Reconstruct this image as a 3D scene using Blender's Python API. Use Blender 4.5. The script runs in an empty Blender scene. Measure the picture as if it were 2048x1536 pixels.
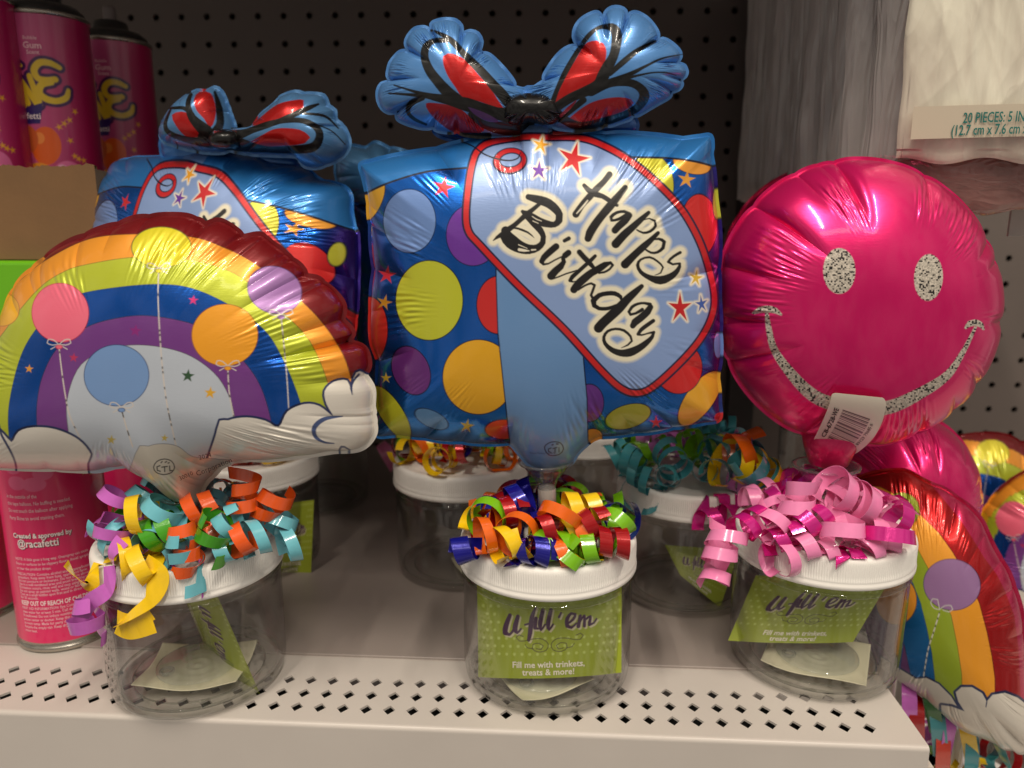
import bpy, math, random
import numpy as np
from mathutils import Matrix, Vector

# ------------------------------------------------------------------ camera, world, lights, exposure
SC = bpy.context.scene
F = 1538.0                                    # focal length in photo pixels (2048 wide)
CAM_H = 0.24                                  # metres above the shelf deck
PITCH, YAW, ROLL = (math.radians(a) for a in (12.0, 3.2, 0.15))

def cam_matrix(p, y, r):
    cx, sx, cy, sy, cr, sr = math.cos(p), math.sin(p), math.cos(y), math.sin(y), math.cos(r), math.sin(r)
    B = np.array([[1, 0, 0], [0, 0, -1], [0, 1, 0]], float)
    Ry = np.array([[cy, 0, sy], [0, 1, 0], [-sy, 0, cy]])
    Rx = np.array([[1, 0, 0], [0, cx, -sx], [0, sx, cx]])
    Rz = np.array([[cr, -sr, 0], [sr, cr, 0], [0, 0, 1]])
    return Rz @ Rx @ Ry @ B
CM = cam_matrix(PITCH, YAW, ROLL)
CAMPOS = np.array([0, 0, CAM_H])
cd = bpy.data.cameras.new('camera')
cam = bpy.data.objects.new('camera', cd)
SC.collection.objects.link(cam)
SC.camera = cam
mw = Matrix.Identity(4)
for i in range(3):
    mw[i][0], mw[i][1], mw[i][2], mw[i][3] = CM[0][i], -CM[1][i], -CM[2][i], CAMPOS[i]
cam.matrix_world = mw
cd.sensor_width = 36.0
cd.lens = 36.0 * F / 2048
cd.clip_start, cd.clip_end = 0.01, 60
cd.dof.use_dof = True
cd.dof.focus_distance = 0.365
cd.dof.aperture_fstop = 8.5

W = bpy.data.worlds.new('World')
SC.world = W
W.use_nodes = True
nt = W.node_tree
bgn = nt.nodes['Background']
tc = nt.nodes.new('ShaderNodeTexCoord')
sep = nt.nodes.new('ShaderNodeSeparateXYZ')
nt.links.new(tc.outputs['Generated'], sep.inputs[0])
cr = nt.nodes.new('ShaderNodeValToRGB')
els = cr.color_ramp.elements
els[0].position, els[0].color = 0.0, (0.16, 0.14, 0.12, 1)
els[1].position, els[1].color = 1.0, (0.34, 0.30, 0.25, 1)
for p_, c_ in ((0.42, (0.25, 0.225, 0.20, 1)), (0.53, (0.15, 0.138, 0.124, 1)), (0.60, (0.30, 0.275, 0.245, 1)), (0.75, (0.36, 0.33, 0.29, 1))):
    e = els.new(p_); e.color = c_
mr = nt.nodes.new('ShaderNodeMapRange')
mr.inputs[1].default_value, mr.inputs[2].default_value = -1, 1
nt.links.new(sep.outputs[2], mr.inputs[0])
nt.links.new(mr.outputs[0], cr.inputs[0])
nz = nt.nodes.new('ShaderNodeTexNoise')
nz.inputs['Scale'].default_value = 5.0
nz.inputs['Detail'].default_value = 3.0
mpn = nt.nodes.new('ShaderNodeMapping')
mpn.inputs['Scale'].default_value = (2.2, 1, 0.8)
nt.links.new(tc.outputs['Generated'], mpn.inputs[0])
nt.links.new(mpn.outputs[0], nz.inputs['Vector'])
nr = nt.nodes.new('ShaderNodeMapRange')
nr.inputs[1].default_value, nr.inputs[2].default_value, nr.inputs[3].default_value, nr.inputs[4].default_value = 0.38, 0.62, 0.35, 1.7
nt.links.new(nz.outputs['Fac'], nr.inputs[0])
mx = nt.nodes.new('ShaderNodeMix'); mx.data_type = 'RGBA'; mx.blend_type = 'MULTIPLY'
mx.inputs[0].default_value = 1
nt.links.new(cr.outputs[0], mx.inputs[6])
nt.links.new(nr.outputs[0], mx.inputs[7])
nt.links.new(mx.outputs[2], bgn.inputs[0])
bgn.inputs[1].default_value = 1.12

def area(name, loc, target, sx, sy, power, col):
    l = bpy.data.lights.new(name, 'AREA'); l.shape = 'RECTANGLE'; l.size, l.size_y = sx, sy
    l.energy = power; l.color = col
    o = bpy.data.objects.new(name, l); SC.collection.objects.link(o)
    o.location = loc
    d = Vector(target) - Vector(loc)
    o.rotation_euler = d.to_track_quat('-Z', 'Y').to_euler()
    return o
def tube(name, x, y0, y1, z, power, w=0.10):       # ceiling tube running away from the shelf
    l = bpy.data.lights.new(name, 'AREA'); l.shape = 'RECTANGLE'; l.size, l.size_y = w, abs(y1 - y0)
    l.energy = power; l.color = (1.0, 0.90, 0.76)
    o = bpy.data.objects.new(name, l); SC.collection.objects.link(o)
    o.location = (x, (y0 + y1) / 2, z)
    return o
tube('ceiling_tube_lamp', -0.62, -1.9, -0.35, 2.5, 46, 0.06)
tube('ceiling_tube_lamp', 0.80, -1.9, -0.35, 2.5, 46, 0.06)
area('aisle_fill', (0.1, -2.4, 2.6), (0, 0.4, 0.1), 2.2, 0.25, 10, (1.0, 0.90, 0.76))  # added fill light, brightens the fronts and gives the film highlights

SC.view_settings.view_transform = 'Standard'
SC.view_settings.look = 'None'
SC.view_settings.gamma = 1.0
SC.view_settings.exposure = 0.0
SC.view_settings.use_curve_mapping = False
SC.cycles.use_denoising = True
SC.cycles.max_bounces = 10
SC.cycles.transparent_max_bounces = 24
SC.cycles.sample_clamp_indirect = 4.0

# ------------------------------------------------------------------ projection helpers
def proj(P):
    c = (np.asarray(P, float) - CAMPOS) @ CM.T
    return 1024 + F * c[..., 0] / c[..., 2], 768 + F * c[..., 1] / c[..., 2]
def ray(px, py):
    px, py = np.broadcast_arrays(np.asarray(px, float), np.asarray(py, float))
    v = np.stack([(px - 1024) / F, (py - 768) / F, np.ones_like(px)], -1)
    return v @ CM
def onZ(px, py, z=0.0):
    d = ray(px, py); return CAMPOS + d * ((z - CAM_H) / d[..., 2:3])
def onY(px, py, Y):
    d = ray(px, py); return CAMPOS + d * (np.asarray(Y) / d[..., 1])[..., None]
def lin(c):
    c = np.asarray(c, float) / 255.0
    return np.where(c <= 0.04045, c / 12.92, ((c + 0.055) / 1.055) ** 2.4)

# ------------------------------------------------------------------ object helpers
def set_props(o, label=None, cat=None, group=None, kind=None):
    if label: o['label'] = label
    if cat: o['category'] = cat
    if group: o['group'] = group
    if kind: o['kind'] = kind
    return o
def empty(name, loc, label, cat, group=None):
    o = bpy.data.objects.new(name, None); SC.collection.objects.link(o)
    o.location = loc; o.empty_display_size = 0.02
    return set_props(o, label, cat, group)
def worldloc(o):
    v = np.zeros(3)
    while o is not None:
        v += np.array(o.location); o = o.parent
    return v
def mesh(name, V, faces, mat, parent=None, smooth=True, attrs=None, mats=None, midx=None):
    """V in world coordinates; faces an (n,4)/(n,3) int array or a list of tuples."""
    V = np.asarray(V, float)
    if parent is not None:
        V = V - worldloc(parent)
    me = bpy.data.meshes.new(name)
    if isinstance(faces, np.ndarray):
        n, k = faces.shape
        me.vertices.add(len(V)); me.vertices.foreach_set('co', V.astype(np.float32).ravel())
        me.loops.add(n * k); me.loops.foreach_set('vertex_index', faces.astype(np.int32).ravel())
        me.polygons.add(n); me.polygons.foreach_set('loop_start', np.arange(0, n * k, k, dtype=np.int32))
        me.update(calc_edges=True)
    else:
        me.from_pydata([tuple(v) for v in V], [], [tuple(f) for f in faces])
    me.validate()
    me.polygons.foreach_set('use_smooth', np.full(len(me.polygons), smooth))
    for m in (mats or [mat]):
        me.materials.append(m)
    if midx is not None:
        me.polygons.foreach_set('material_index', np.asarray(midx, np.int32))
    for an, arr in (attrs or {}).items():
        if arr.ndim == 2:
            a = me.color_attributes.new(an, 'FLOAT_COLOR', 'POINT')
            a.data.foreach_set('color', np.c_[arr, np.ones(len(arr))].astype(np.float32).ravel())
        else:
            a = me.attributes.new(an, 'FLOAT', 'POINT')
            a.data.foreach_set('value', arr.astype(np.float32))
    o = bpy.data.objects.new(name, me); SC.collection.objects.link(o)
    if parent is not None: o.parent = parent
    return o
def gridfaces(nr, nc, closed=False):
    i = np.arange(nr - 1)[:, None]; j = np.arange(nc if closed else nc - 1)[None, :]
    j2 = (j + 1) % nc
    return np.stack([i * nc + j, i * nc + j2, (i + 1) * nc + j2, (i + 1) * nc + j], -1).reshape(-1, 4)
def lathe(profile, c, n=128, rfun=None, axis=None):
    pr = np.array(profile, float); th = np.linspace(0, 2 * np.pi, n, endpoint=False)
    r = pr[:, 0][:, None] * np.ones(n)[None]
    if rfun is not None: r = rfun(r, pr[:, 1][:, None], th[None])
    V = np.stack([r * np.cos(th), r * np.sin(th), pr[:, 1][:, None] + 0 * r], -1).reshape(-1, 3)
    if axis is not None: V = V @ np.array(axis).T
    return V + np.array(c), gridfaces(len(pr), n, True)[:, ::-1]
def merge(items):
    Vs, Fs, k = [], [], 0
    for V, f in items:
        Vs.append(np.asarray(V)); Fs.append(np.asarray(f) + k); k += len(V)
    return np.concatenate(Vs), np.concatenate(Fs)
def box(x0, x1, y0, y1, z0, z1):
    V = np.array([[x, y, z] for z in (z0, z1) for y in (y0, y1) for x in (x0, x1)], float)
    return V, np.array([[0, 2, 3, 1], [4, 5, 7, 6], [0, 1, 5, 4], [2, 6, 7, 3], [0, 4, 6, 2], [1, 3, 7, 5]])
def bevel(o, w=0.001, seg=2):
    m = o.modifiers.new('bevel', 'BEVEL'); m.width = w; m.segments = seg; m.limit_method = 'ANGLE'
def smooth_line(pts, step=4.0, closed=False):
    """Catmull-Rom through rows of pts (any number of columns)."""
    P = np.asarray(pts, float); n = len(P)
    out = []
    rng = range(n if closed else n - 1)
    for i in rng:
        if closed: a, b, c, d = P[(i - 1) % n], P[i], P[(i + 1) % n], P[(i + 2) % n]
        else: a, b, c, d = P[max(i - 1, 0)], P[i], P[i + 1], P[min(i + 2, n - 1)]
        k = max(1, int(np.hypot(*(c - b)[:2]) / step))
        t = (np.arange(k) / k)[:, None]
        out.append(0.5 * (2 * b + (c - a) * t + (2 * a - 5 * b + 4 * c - d) * t ** 2 + (3 * b - a - 3 * c + d) * t ** 3))
    if not closed: out.append(P[-1:])
    return np.concatenate(out)

# ------------------------------------------------------------------ materials
MATS = {}
def pmat(name, col, rough=0.5, metal=0.0, coat=0.0, noise=0.0, nscale=60, bump=0.0, bscale=300, trans=0.0, emit=None, spec=0.5, sss=0.0):
    if name in MATS: return MATS[name]
    m = bpy.data.materials.new(name); m.use_nodes = True; t = m.node_tree
    b = t.nodes['Principled BSDF']
    c = lin(col)
    b.inputs['Base Color'].default_value = (*c, 1); b.inputs['Roughness'].default_value = rough
    b.inputs['Metallic'].default_value = metal; b.inputs['Coat Weight'].default_value = coat
    b.inputs['Coat Roughness'].default_value = 0.08; b.inputs['Specular IOR Level'].default_value = spec
    b.inputs['Transmission Weight'].default_value = trans
    co = t.nodes.new('ShaderNodeTexCoord')
    if noise:
        n = t.nodes.new('ShaderNodeTexNoise'); n.inputs['Scale'].default_value = nscale; n.inputs['Detail'].default_value = 5
        t.links.new(co.outputs['Object'], n.inputs['Vector'])
        r = t.nodes.new('ShaderNodeMapRange')
        r.inputs[1].default_value, r.inputs[2].default_value = 0.3, 0.7
        r.inputs[3].default_value, r.inputs[4].default_value = 1 - noise, 1 + noise
        t.links.new(n.outputs['Fac'], r.inputs[0])
        x = t.nodes.new('ShaderNodeMix'); x.data_type = 'RGBA'; x.blend_type = 'MULTIPLY'; x.inputs[0].default_value = 1
        x.inputs[6].default_value = (*c, 1); t.links.new(r.outputs[0], x.inputs[7])
        t.links.new(x.outputs[2], b.inputs['Base Color'])
        r2 = t.nodes.new('ShaderNodeMapRange')
        r2.inputs[3].default_value, r2.inputs[4].default_value = max(0.03, rough - 0.1), min(1, rough + 0.1)
        t.links.new(n.outputs['Fac'], r2.inputs[0]); t.links.new(r2.outputs[0], b.inputs['Roughness'])
    if bump:
        n = t.nodes.new('ShaderNodeTexNoise'); n.inputs['Scale'].default_value = bscale; n.inputs['Detail'].default_value = 4
        t.links.new(co.outputs['Object'], n.inputs['Vector'])
        bm = t.nodes.new('ShaderNodeBump'); bm.inputs['Strength'].default_value = bump; bm.inputs['Distance'].default_value = 0.001
        t.links.new(n.outputs['Fac'], bm.inputs['Height']); t.links.new(bm.outputs[0], b.inputs['Normal'])
    MATS[name] = m
    return m
def foil_material(name, r_print=0.40, r_foil=0.19, coat=0.45):
    """Printed mylar: colour from the printed artwork, 'Met' says how much bare foil shows through the ink."""
    m = bpy.data.materials.new(name); m.use_nodes = True; t = m.node_tree; b = t.nodes['Principled BSDF']
    a = t.nodes.new('ShaderNodeAttribute'); a.attribute_name = 'Col'
    k = t.nodes.new('ShaderNodeAttribute'); k.attribute_name = 'Met'
    t.links.new(a.outputs['Color'], b.inputs['Base Color'])
    t.links.new(k.outputs['Fac'], b.inputs['Metallic'])
    r = t.nodes.new('ShaderNodeMapRange')
    r.inputs[3].default_value, r.inputs[4].default_value = r_print, r_foil
    t.links.new(k.outputs['Fac'], r.inputs[0]); t.links.new(r.outputs[0], b.inputs['Roughness'])
    b.inputs['Coat Weight'].default_value = coat; b.inputs['Coat Roughness'].default_value = 0.07
    co = t.nodes.new('ShaderNodeTexCoord')
    n = t.nodes.new('ShaderNodeTexNoise'); n.inputs['Scale'].default_value = 260; n.inputs['Detail'].default_value = 3
    mp = t.nodes.new('ShaderNodeMapping'); mp.inputs['Scale'].default_value = (1, 1, 6)
    t.links.new(co.outputs['Object'], mp.inputs[0]); t.links.new(mp.outputs[0], n.inputs['Vector'])
    bm = t.nodes.new('ShaderNodeBump'); bm.inputs['Strength'].default_value = 0.08; bm.inputs['Distance'].default_value = 0.0005
    t.links.new(n.outputs['Fac'], bm.inputs['Height']); t.links.new(bm.outputs[0], b.inputs['Normal'])
    return m
FOIL = foil_material('printed_foil')
def attr_mat(name, rough=0.45, coat=0.0):
    m = bpy.data.materials.new(name); m.use_nodes = True; t = m.node_tree; b = t.nodes['Principled BSDF']
    a = t.nodes.new('ShaderNodeAttribute'); a.attribute_name = 'Col'
    t.links.new(a.outputs['Color'], b.inputs['Base Color']); b.inputs['Roughness'].default_value = rough
    b.inputs['Coat Weight'].default_value = coat; b.inputs['Coat Roughness'].default_value = 0.1
    return m
PRINT = attr_mat('printed_card', 0.5)
PRINT_GLOSS = attr_mat('printed_can', 0.3, 0.5)
def clear_plastic(name, tint, ior=1.45, rough=0.03, edge=0.55, haze=0.0):
    m = bpy.data.materials.new(name); m.use_nodes = True; t = m.node_tree
    for n in list(t.nodes): t.nodes.remove(n)
    out = t.nodes.new('ShaderNodeOutputMaterial')
    tr = t.nodes.new('ShaderNodeBsdfTransparent')
    gl = t.nodes.new('ShaderNodeBsdfGlossy'); gl.inputs['Roughness'].default_value = rough
    fw = t.nodes.new('ShaderNodeLayerWeight'); fw.inputs['Blend'].default_value = 0.5
    pw = t.nodes.new('ShaderNodeMath'); pw.operation = 'POWER'; pw.inputs[1].default_value = 3.4; t.links.new(fw.outputs['Facing'], pw.inputs[0])
    fr = t.nodes.new('ShaderNodeMath'); fr.operation = 'MULTIPLY_ADD'; fr.inputs[1].default_value = 0.95; fr.inputs[2].default_value = 0.045; t.links.new(pw.outputs[0], fr.inputs[0])
    lw = t.nodes.new('ShaderNodeLayerWeight'); lw.inputs['Blend'].default_value = 0.25
    cr = t.nodes.new('ShaderNodeMix'); cr.data_type = 'RGBA'
    cr.inputs[6].default_value = (*tint, 1); cr.inputs[7].default_value = (*[c * edge for c in tint], 1)
    t.links.new(lw.outputs['Facing'], cr.inputs[0]); t.links.new(cr.outputs[2], tr.inputs[0])
    mx = t.nodes.new('ShaderNodeMixShader')
    t.links.new(fr.outputs[0], mx.inputs[0]); t.links.new(tr.outputs[0], mx.inputs[1]); t.links.new(gl.outputs[0], mx.inputs[2])
    last = mx
    if haze:
        df = t.nodes.new('ShaderNodeBsdfDiffuse'); df.inputs[0].default_value = (0.8, 0.78, 0.74, 1)
        m2 = t.nodes.new('ShaderNodeMixShader'); m2.inputs[0].default_value = haze
        t.links.new(mx.outputs[0], m2.inputs[1]); t.links.new(df.outputs[0], m2.inputs[2]); last = m2
    t.links.new(last.outputs[0], out.inputs[0])
    return m
JAR_PET = clear_plastic('clear_pet', (0.994, 0.996, 0.990), haze=0.004, edge=0.86)
BEAD_PET = clear_plastic('clear_pet_bead', (0.90, 0.91, 0.88), edge=0.55)
CUP_PET = clear_plastic('clear_cup_plastic', (0.90, 0.92, 0.93), rough=0.08, haze=0.06)
FILM = clear_plastic('clear_film', (0.95, 0.95, 0.95), haze=0.10, rough=0.12)
LID = pmat('white_lid_plastic', (246, 242, 236), rough=0.42, noise=0.02, nscale=40, bump=0.05, bscale=200)
STICK = pmat('frosted_stick', (225, 215, 205), rough=0.35, trans=0.35)

# ------------------------------------------------------------------ painting printed artwork (in artwork units) onto mesh points
class Paint:
    def __init__(s, u, v, base, met=0.5):
        s.u, s.v = u, v
        s.c = np.tile(lin(base), (len(u), 1)); s.m = np.full(len(u), met, float)
        s.aa = 0.8
    def _put(s, idx, cov, col, met):
        cov = np.clip(cov, 0, 1)
        s.c[idx] += (lin(col) - s.c[idx]) * cov[:, None]
        if met is not None: s.m[idx] += (met - s.m[idx]) * cov
    def _box(s, x0, x1, y0, y1, pad):
        return np.nonzero((s.u > x0 - pad) & (s.u < x1 + pad) & (s.v > y0 - pad) & (s.v < y1 + pad))[0]
    def segdist(s, idx, P):
        """signed distance to a polyline with per-point width: distance minus half width."""
        x, y = s.u[idx], s.v[idx]
        best = np.full(len(idx), 1e9)
        for i in range(len(P) - 1):
            a, b = P[i], P[i + 1]; d = b[:2] - a[:2]; L = d @ d + 1e-9
            t = np.clip(((x - a[0]) * d[0] + (y - a[1]) * d[1]) / L, 0, 1)
            q = np.hypot(x - a[0] - t * d[0], y - a[1] - t * d[1]) - 0.5 * (a[2] + (b[2] - a[2]) * t)
            np.minimum(best, q, out=best)
        return best
    def stroke(s, pts, col, met=None, w=None, soft=0.0, grow=0.0, closed=False, step=5.0):
        P = np.asarray(pts, float)
        if P.shape[1] == 2: P = np.c_[P, np.full(len(P), w)]
        P = smooth_line(P, step, closed)
        if closed: P = np.r_[P, P[:1]]
        pad = P[:, 2].max() / 2 + grow + soft + 2
        idx = s._box(P[:, 0].min(), P[:, 0].max(), P[:, 1].min(), P[:, 1].max(), pad)
        if len(idx) == 0: return
        d = s.segdist(idx, P) - grow
        s._put(idx, 0.5 - d / (2 * s.aa) if soft == 0 else 1 - d / soft, col, met)
    def polysd(s, idx, P):
        x, y = s.u[idx], s.v[idx]; inside = np.zeros(len(idx), bool); best = np.full(len(idx), 1e9)
        n = len(P)
        for i in range(n):
            a, b = P[i], P[(i + 1) % n]; d = b - a
            t = np.clip(((x - a[0]) * d[0] + (y - a[1]) * d[1]) / (d @ d + 1e-9), 0, 1)
            np.minimum(best, (x - a[0] - t * d[0]) ** 2 + (y - a[1] - t * d[1]) ** 2, out=best)
            if a[1] != b[1]:
                cross = ((a[1] > y) != (b[1] > y)) & (x < (b[0] - a[0]) * (y - a[1]) / (b[1] - a[1]) + a[0])
                inside ^= cross
        return np.where(inside, -1, 1) * np.sqrt(best)
    def poly(s, pts, col, met=None, smooth=False, outline=None, ow=2.0, grow=0.0, step=8.0, soft=0):
        P = np.asarray(pts, float)[:, :2]
        if smooth: P = smooth_line(P, step, True)
        idx = s._box(P[:, 0].min(), P[:, 0].max(), P[:, 1].min(), P[:, 1].max(), 3 + ow + grow + soft)
        if len(idx) == 0: return
        d = s.polysd(idx, P) - grow
        if outline is not None: s._put(idx, 0.5 - (d - ow) / (2 * s.aa), outline, None)
        s._put(idx, (0.5 - d / (2 * s.aa)) if not soft else 1 - d / soft, col, met)
    def ell(s, cx, cy, rx, ry, rot, col, met=None, outline=None, ow=2.0, clip=None):
        R = max(rx, ry); idx = s._box(cx - R, cx + R, cy - R, cy + R, 3)
        if clip is not None and len(idx): idx = idx[clip(s.u[idx], s.v[idx])]
        if len(idx) == 0: return
        a = math.radians(rot); x, y = s.u[idx] - cx, s.v[idx] - cy
        X, Y = x * math.cos(a) + y * math.sin(a), -x * math.sin(a) + y * math.cos(a)
        k = np.hypot(X / rx, Y / ry); d = (k - 1) * min(rx, ry)
        if outline is not None: s._put(idx, 0.5 - (d - ow) / (2 * s.aa), outline, None)
        s._put(idx, 0.5 - d / (2 * s.aa), col, met)
    def star(s, cx, cy, r, col, rot=0, met=None, halo=None, inner=0.36, sx=1.0):
        P = []
        for k in range(10):
            a = math.radians(rot - 90 + 36 * k); q = r if k % 2 == 0 else r * inner
            P.append((cx + q * math.cos(a) * sx, cy + q * math.sin(a)))
        if halo is not None: s.poly(P, halo, 0.15, grow=0.5, soft=5)
        s.poly(P, col, met)

def text_geo(body, size, bold=0.0, squeeze=1.0, align='CENTER', res=2, shear=0.0, space=1.0):
    cu = bpy.data.curves.new('txt', 'FONT'); cu.body = body; cu.size = size; cu.align_x = align; cu.align_y = 'CENTER'
    cu.resolution_u = res; cu.offset = bold; cu.shear = shear; cu.space_character = space
    o = bpy.data.objects.new('txt', cu); SC.collection.objects.link(o)
    dg = bpy.context.evaluated_depsgraph_get()
    me = bpy.data.meshes.new_from_object(o.evaluated_get(dg))
    V = np.array([v.co[:2] for v in me.vertices]).reshape(-1, 2); Fs = [tuple(p.vertices) for p in me.polygons]
    bpy.data.objects.remove(o); bpy.data.curves.remove(cu); bpy.data.meshes.remove(me)
    V[:, 0] *= squeeze
    return V, Fs
# ------------------------------------------------------------------ inflated foil shapes
def concentric(N):
    g = np.linspace(-1, 1, N + 1)
    a, b = np.meshgrid(g, g, indexing='xy'); a, b = a.ravel(), b.ravel()
    s = np.maximum(np.abs(a), np.abs(b)); sa = np.where(s == 0, 1, s)
    t = np.zeros_like(a)
    h = np.abs(a) >= np.abs(b)
    A = np.where(a == 0, 1e-9, a); B = np.where(b == 0, 1e-9, b)
    t = np.where(h & (a > 0), 0.125 + 0.125 * b / A, t)
    t = np.where(~h & (b > 0), 0.375 - 0.125 * a / B, t)
    t = np.where(h & (a < 0), 0.625 + 0.125 * b / A, t)
    t = np.where(~h & (b < 0), 0.875 - 0.125 * a / B, t)
    t = np.where(s == 0, 0, t)
    return s, t % 1.0, gridfaces(N + 1, N + 1)

def foil_shape(name, outline, Y, T, painter, parent, N=200, Tb=None, center=None, ncrease=24, crease=0.35, notch=0.015,
               ripple=0.0004, seed=1, prof=(2.4, 0.6), creases=(), met_scale=1.0, smooth_outline=0.02, mat=None, fin=0.0015,
               fwd=0.0, lean=0.0, cpx=(), cwid=0.012, round_=3.0, closed_pts=True, crease_len=0.30, ripwin=(0.80, 0.12), plane=None, soft_bump=0.0):
    """outline: silhouette points (photo px) of the flat seam, taken on the plane at depth Y; T: bulge towards the aisle (m)."""
    rng = np.random.RandomState(seed)
    O = smooth_line(np.asarray(outline, float), 6.0, True) if closed_pts else np.asarray(outline, float)
    # seam plane in metres
    if plane is None:
        W3 = onY(O[:, 0], O[:, 1], Y)
    else:
        W3 = plane(O[:, 0], O[:, 1])
    seg = np.hypot(*(np.roll(O, -1, 0) - O).T); L = np.r_[0, np.cumsum(seg)]; Lt = L[-1]
    M = 4096
    tt = np.arange(M) / M * Lt
    def samp(A): return np.stack([np.interp(tt, L, np.r_[A[:, k], A[0, k]]) for k in range(A.shape[1])], 1)
    S = samp(W3)
    if center is None: C = S.mean(0)
    else: C = (onY(center[0], center[1], Y) if plane is None else plane(np.array([center[0]]), np.array([center[1]]))[0])
    C = np.asarray(C).reshape(3)
    fr = np.fft.fft(S, axis=0); k = np.fft.fftfreq(M, 1 / M)
    Sm = np.real(np.fft.ifft(fr * np.exp(-(k * smooth_outline * 6) ** 2)[:, None], axis=0))
    # outward normal direction of the seam sheet
    nrm = np.array([0, -1.0, 0]) if plane is None else plane.normal
    # creases (cusped folds running in from the seam)
    ts = (np.arange(ncrease) + rng.uniform(-0.38, 0.38, ncrease)) / max(ncrease, 1) if ncrease else []
    cl = [(t_ % 1, rng.uniform(0.25, 1.0) ** 1.3, rng.uniform(0.5, 1.3) * crease_len, rng.uniform(-0.02, 0.02)) for t_ in ts] + list(creases)
    for (qx, qy, qa, ql) in cpx:
        j_ = np.argmin(np.hypot(O[:, 0] - qx, O[:, 1] - qy)); cl.append((L[j_] / Lt, qa, ql, 0.0))
    ph = rng.uniform(0, 6.28, 24); fq = rng.uniform(40, 190, 24); am = rng.uniform(0.3, 1, 24)
    env_f = rng.randint(3, 17, 6); env_p = rng.uniform(0, 6.28, 6)
    lf = rng.randint(2, 9, 6); lp = rng.uniform(0, 6.28, 6)

    def build(s, t, sign, Th):
        ti = t * M; i0 = ti.astype(int) % M; f = (ti - np.floor(ti))[:, None]; i1 = (i0 + 1) % M
        o = S[i0] * (1 - f) + S[i1] * f; sm = Sm[i0] * (1 - f) + Sm[i1] * f
        w = (s ** round_)[:, None]
        spoke = (sm - C) * (1 - w) + (o - C) * w
        dep = np.zeros_like(s); no = np.zeros_like(s)
        for (tc, a, ln, sk) in cl:
            dt = (t - tc - sk * (1 - s) + 0.5) % 1 - 0.5
            ramp = np.clip((s - (1 - ln)) / ln, 0, 1); ramp = ramp * ramp * (3 - 2 * ramp)
            wd = cwid
            g = np.exp(-np.abs(dt) / (wd * 0.38)) * 0.6 + np.exp(-(dt / wd) ** 2) * 0.4
            dep += a * g * ramp; no += a * g
        dep = np.minimum(dep, 1.0)
        spoke = spoke * (1 - notch * np.minimum(no, 1.0) * s ** 8)[:, None]
        base = (1 - s ** prof[0]).clip(0, 1) ** prof[1]
        lowf = sum(np.sin(2 * np.pi * lf[q] * t + lp[q] + s * 3) for q in range(6)) / 6
        h = Th * base * (1 - crease * dep * (0.35 + 0.65 * s)) * (1 + soft_bump * lowf * s ** 2)
        env = np.clip(0.25 + sum(np.sin(2 * np.pi * env_f[q] * t + env_p[q]) for q in range(6)) / 2.2, 0, 1.6)
        rp = sum(am[q] * np.sin(2 * np.pi * fq[q] * t + ph[q] + 2.5 * np.sin(s * 9 + q)) for q in range(24)) / 5.0
        win = np.exp(-((s - ripwin[0] - 0.05 * np.sin(2 * np.pi * 5 * t)) / ripwin[1]) ** 2)
        h = h + ripple * rp * env * win * np.clip((1 - s) * 12, 0, 1)
        P = C + s[:, None] * spoke
        zc = (P[:, 2] - C[2])
        return P + nrm[None] * (sign * h)[:, None] + nrm[None] * (fwd + lean * zc)[:, None]
    s, t, Fc = concentric(N)
    Vf = build(s, t, 1, T)
    u, v = proj(Vf); col, met = painter(u, v, 'front')
    s2, t2, Fb = concentric(max(24, N // 3))
    Vb = build(s2, t2, -1, Tb if Tb is not None else T)
    ub, vb = proj(build(s2, t2, 1, T)); cb, mb = painter(ub, vb, 'back')
    items_V = [Vf, Vb]; Fq = [Fc[:, ::-1], Fb + len(Vf)]; cols = [col, cb]; mets = [met, mb]
    n0 = len(Vf) + len(Vb)
    if fin:
        nf = 1400; tf = np.arange(nf) / nf
        A = build(np.ones(nf), tf, 1, 0.0); d = A - C; d -= nrm * (d @ nrm)[:, None]
        tan = np.roll(A, -2, 0) - np.roll(A, 2, 0); out = np.cross(tan, nrm); out /= np.linalg.norm(out, axis=1)[:, None] + 1e-9
        if (out * d).sum() < 0: out = -out
        wv = (np.sin(tf * 6.283 * 17 + 1) + np.sin(tf * 6.283 * 29)) * fin * 0.10
        Bq = A + out * fin + nrm[None] * wv[:, None]
        Af = A - out * 0.0004
        uu, vv = proj(A); ca, ma = painter(uu, vv, 'front')
        items_V += [Af, Bq]; cols += [ca, ca]; mets += [ma, ma]
        i = np.arange(nf); j = (i + 1) % nf
        Fq.append(np.stack([n0 + i, n0 + j, n0 + nf + j, n0 + nf + i], -1)[:, ::-1])
    V = np.concatenate(items_V); Fa = np.concatenate(Fq)
    o = mesh(name, V, Fa, mat or FOIL, parent, True, {'Col': np.concatenate(cols), 'Met': np.concatenate(mets) * met_scale})
    return o, Vf, (u, v)

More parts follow.
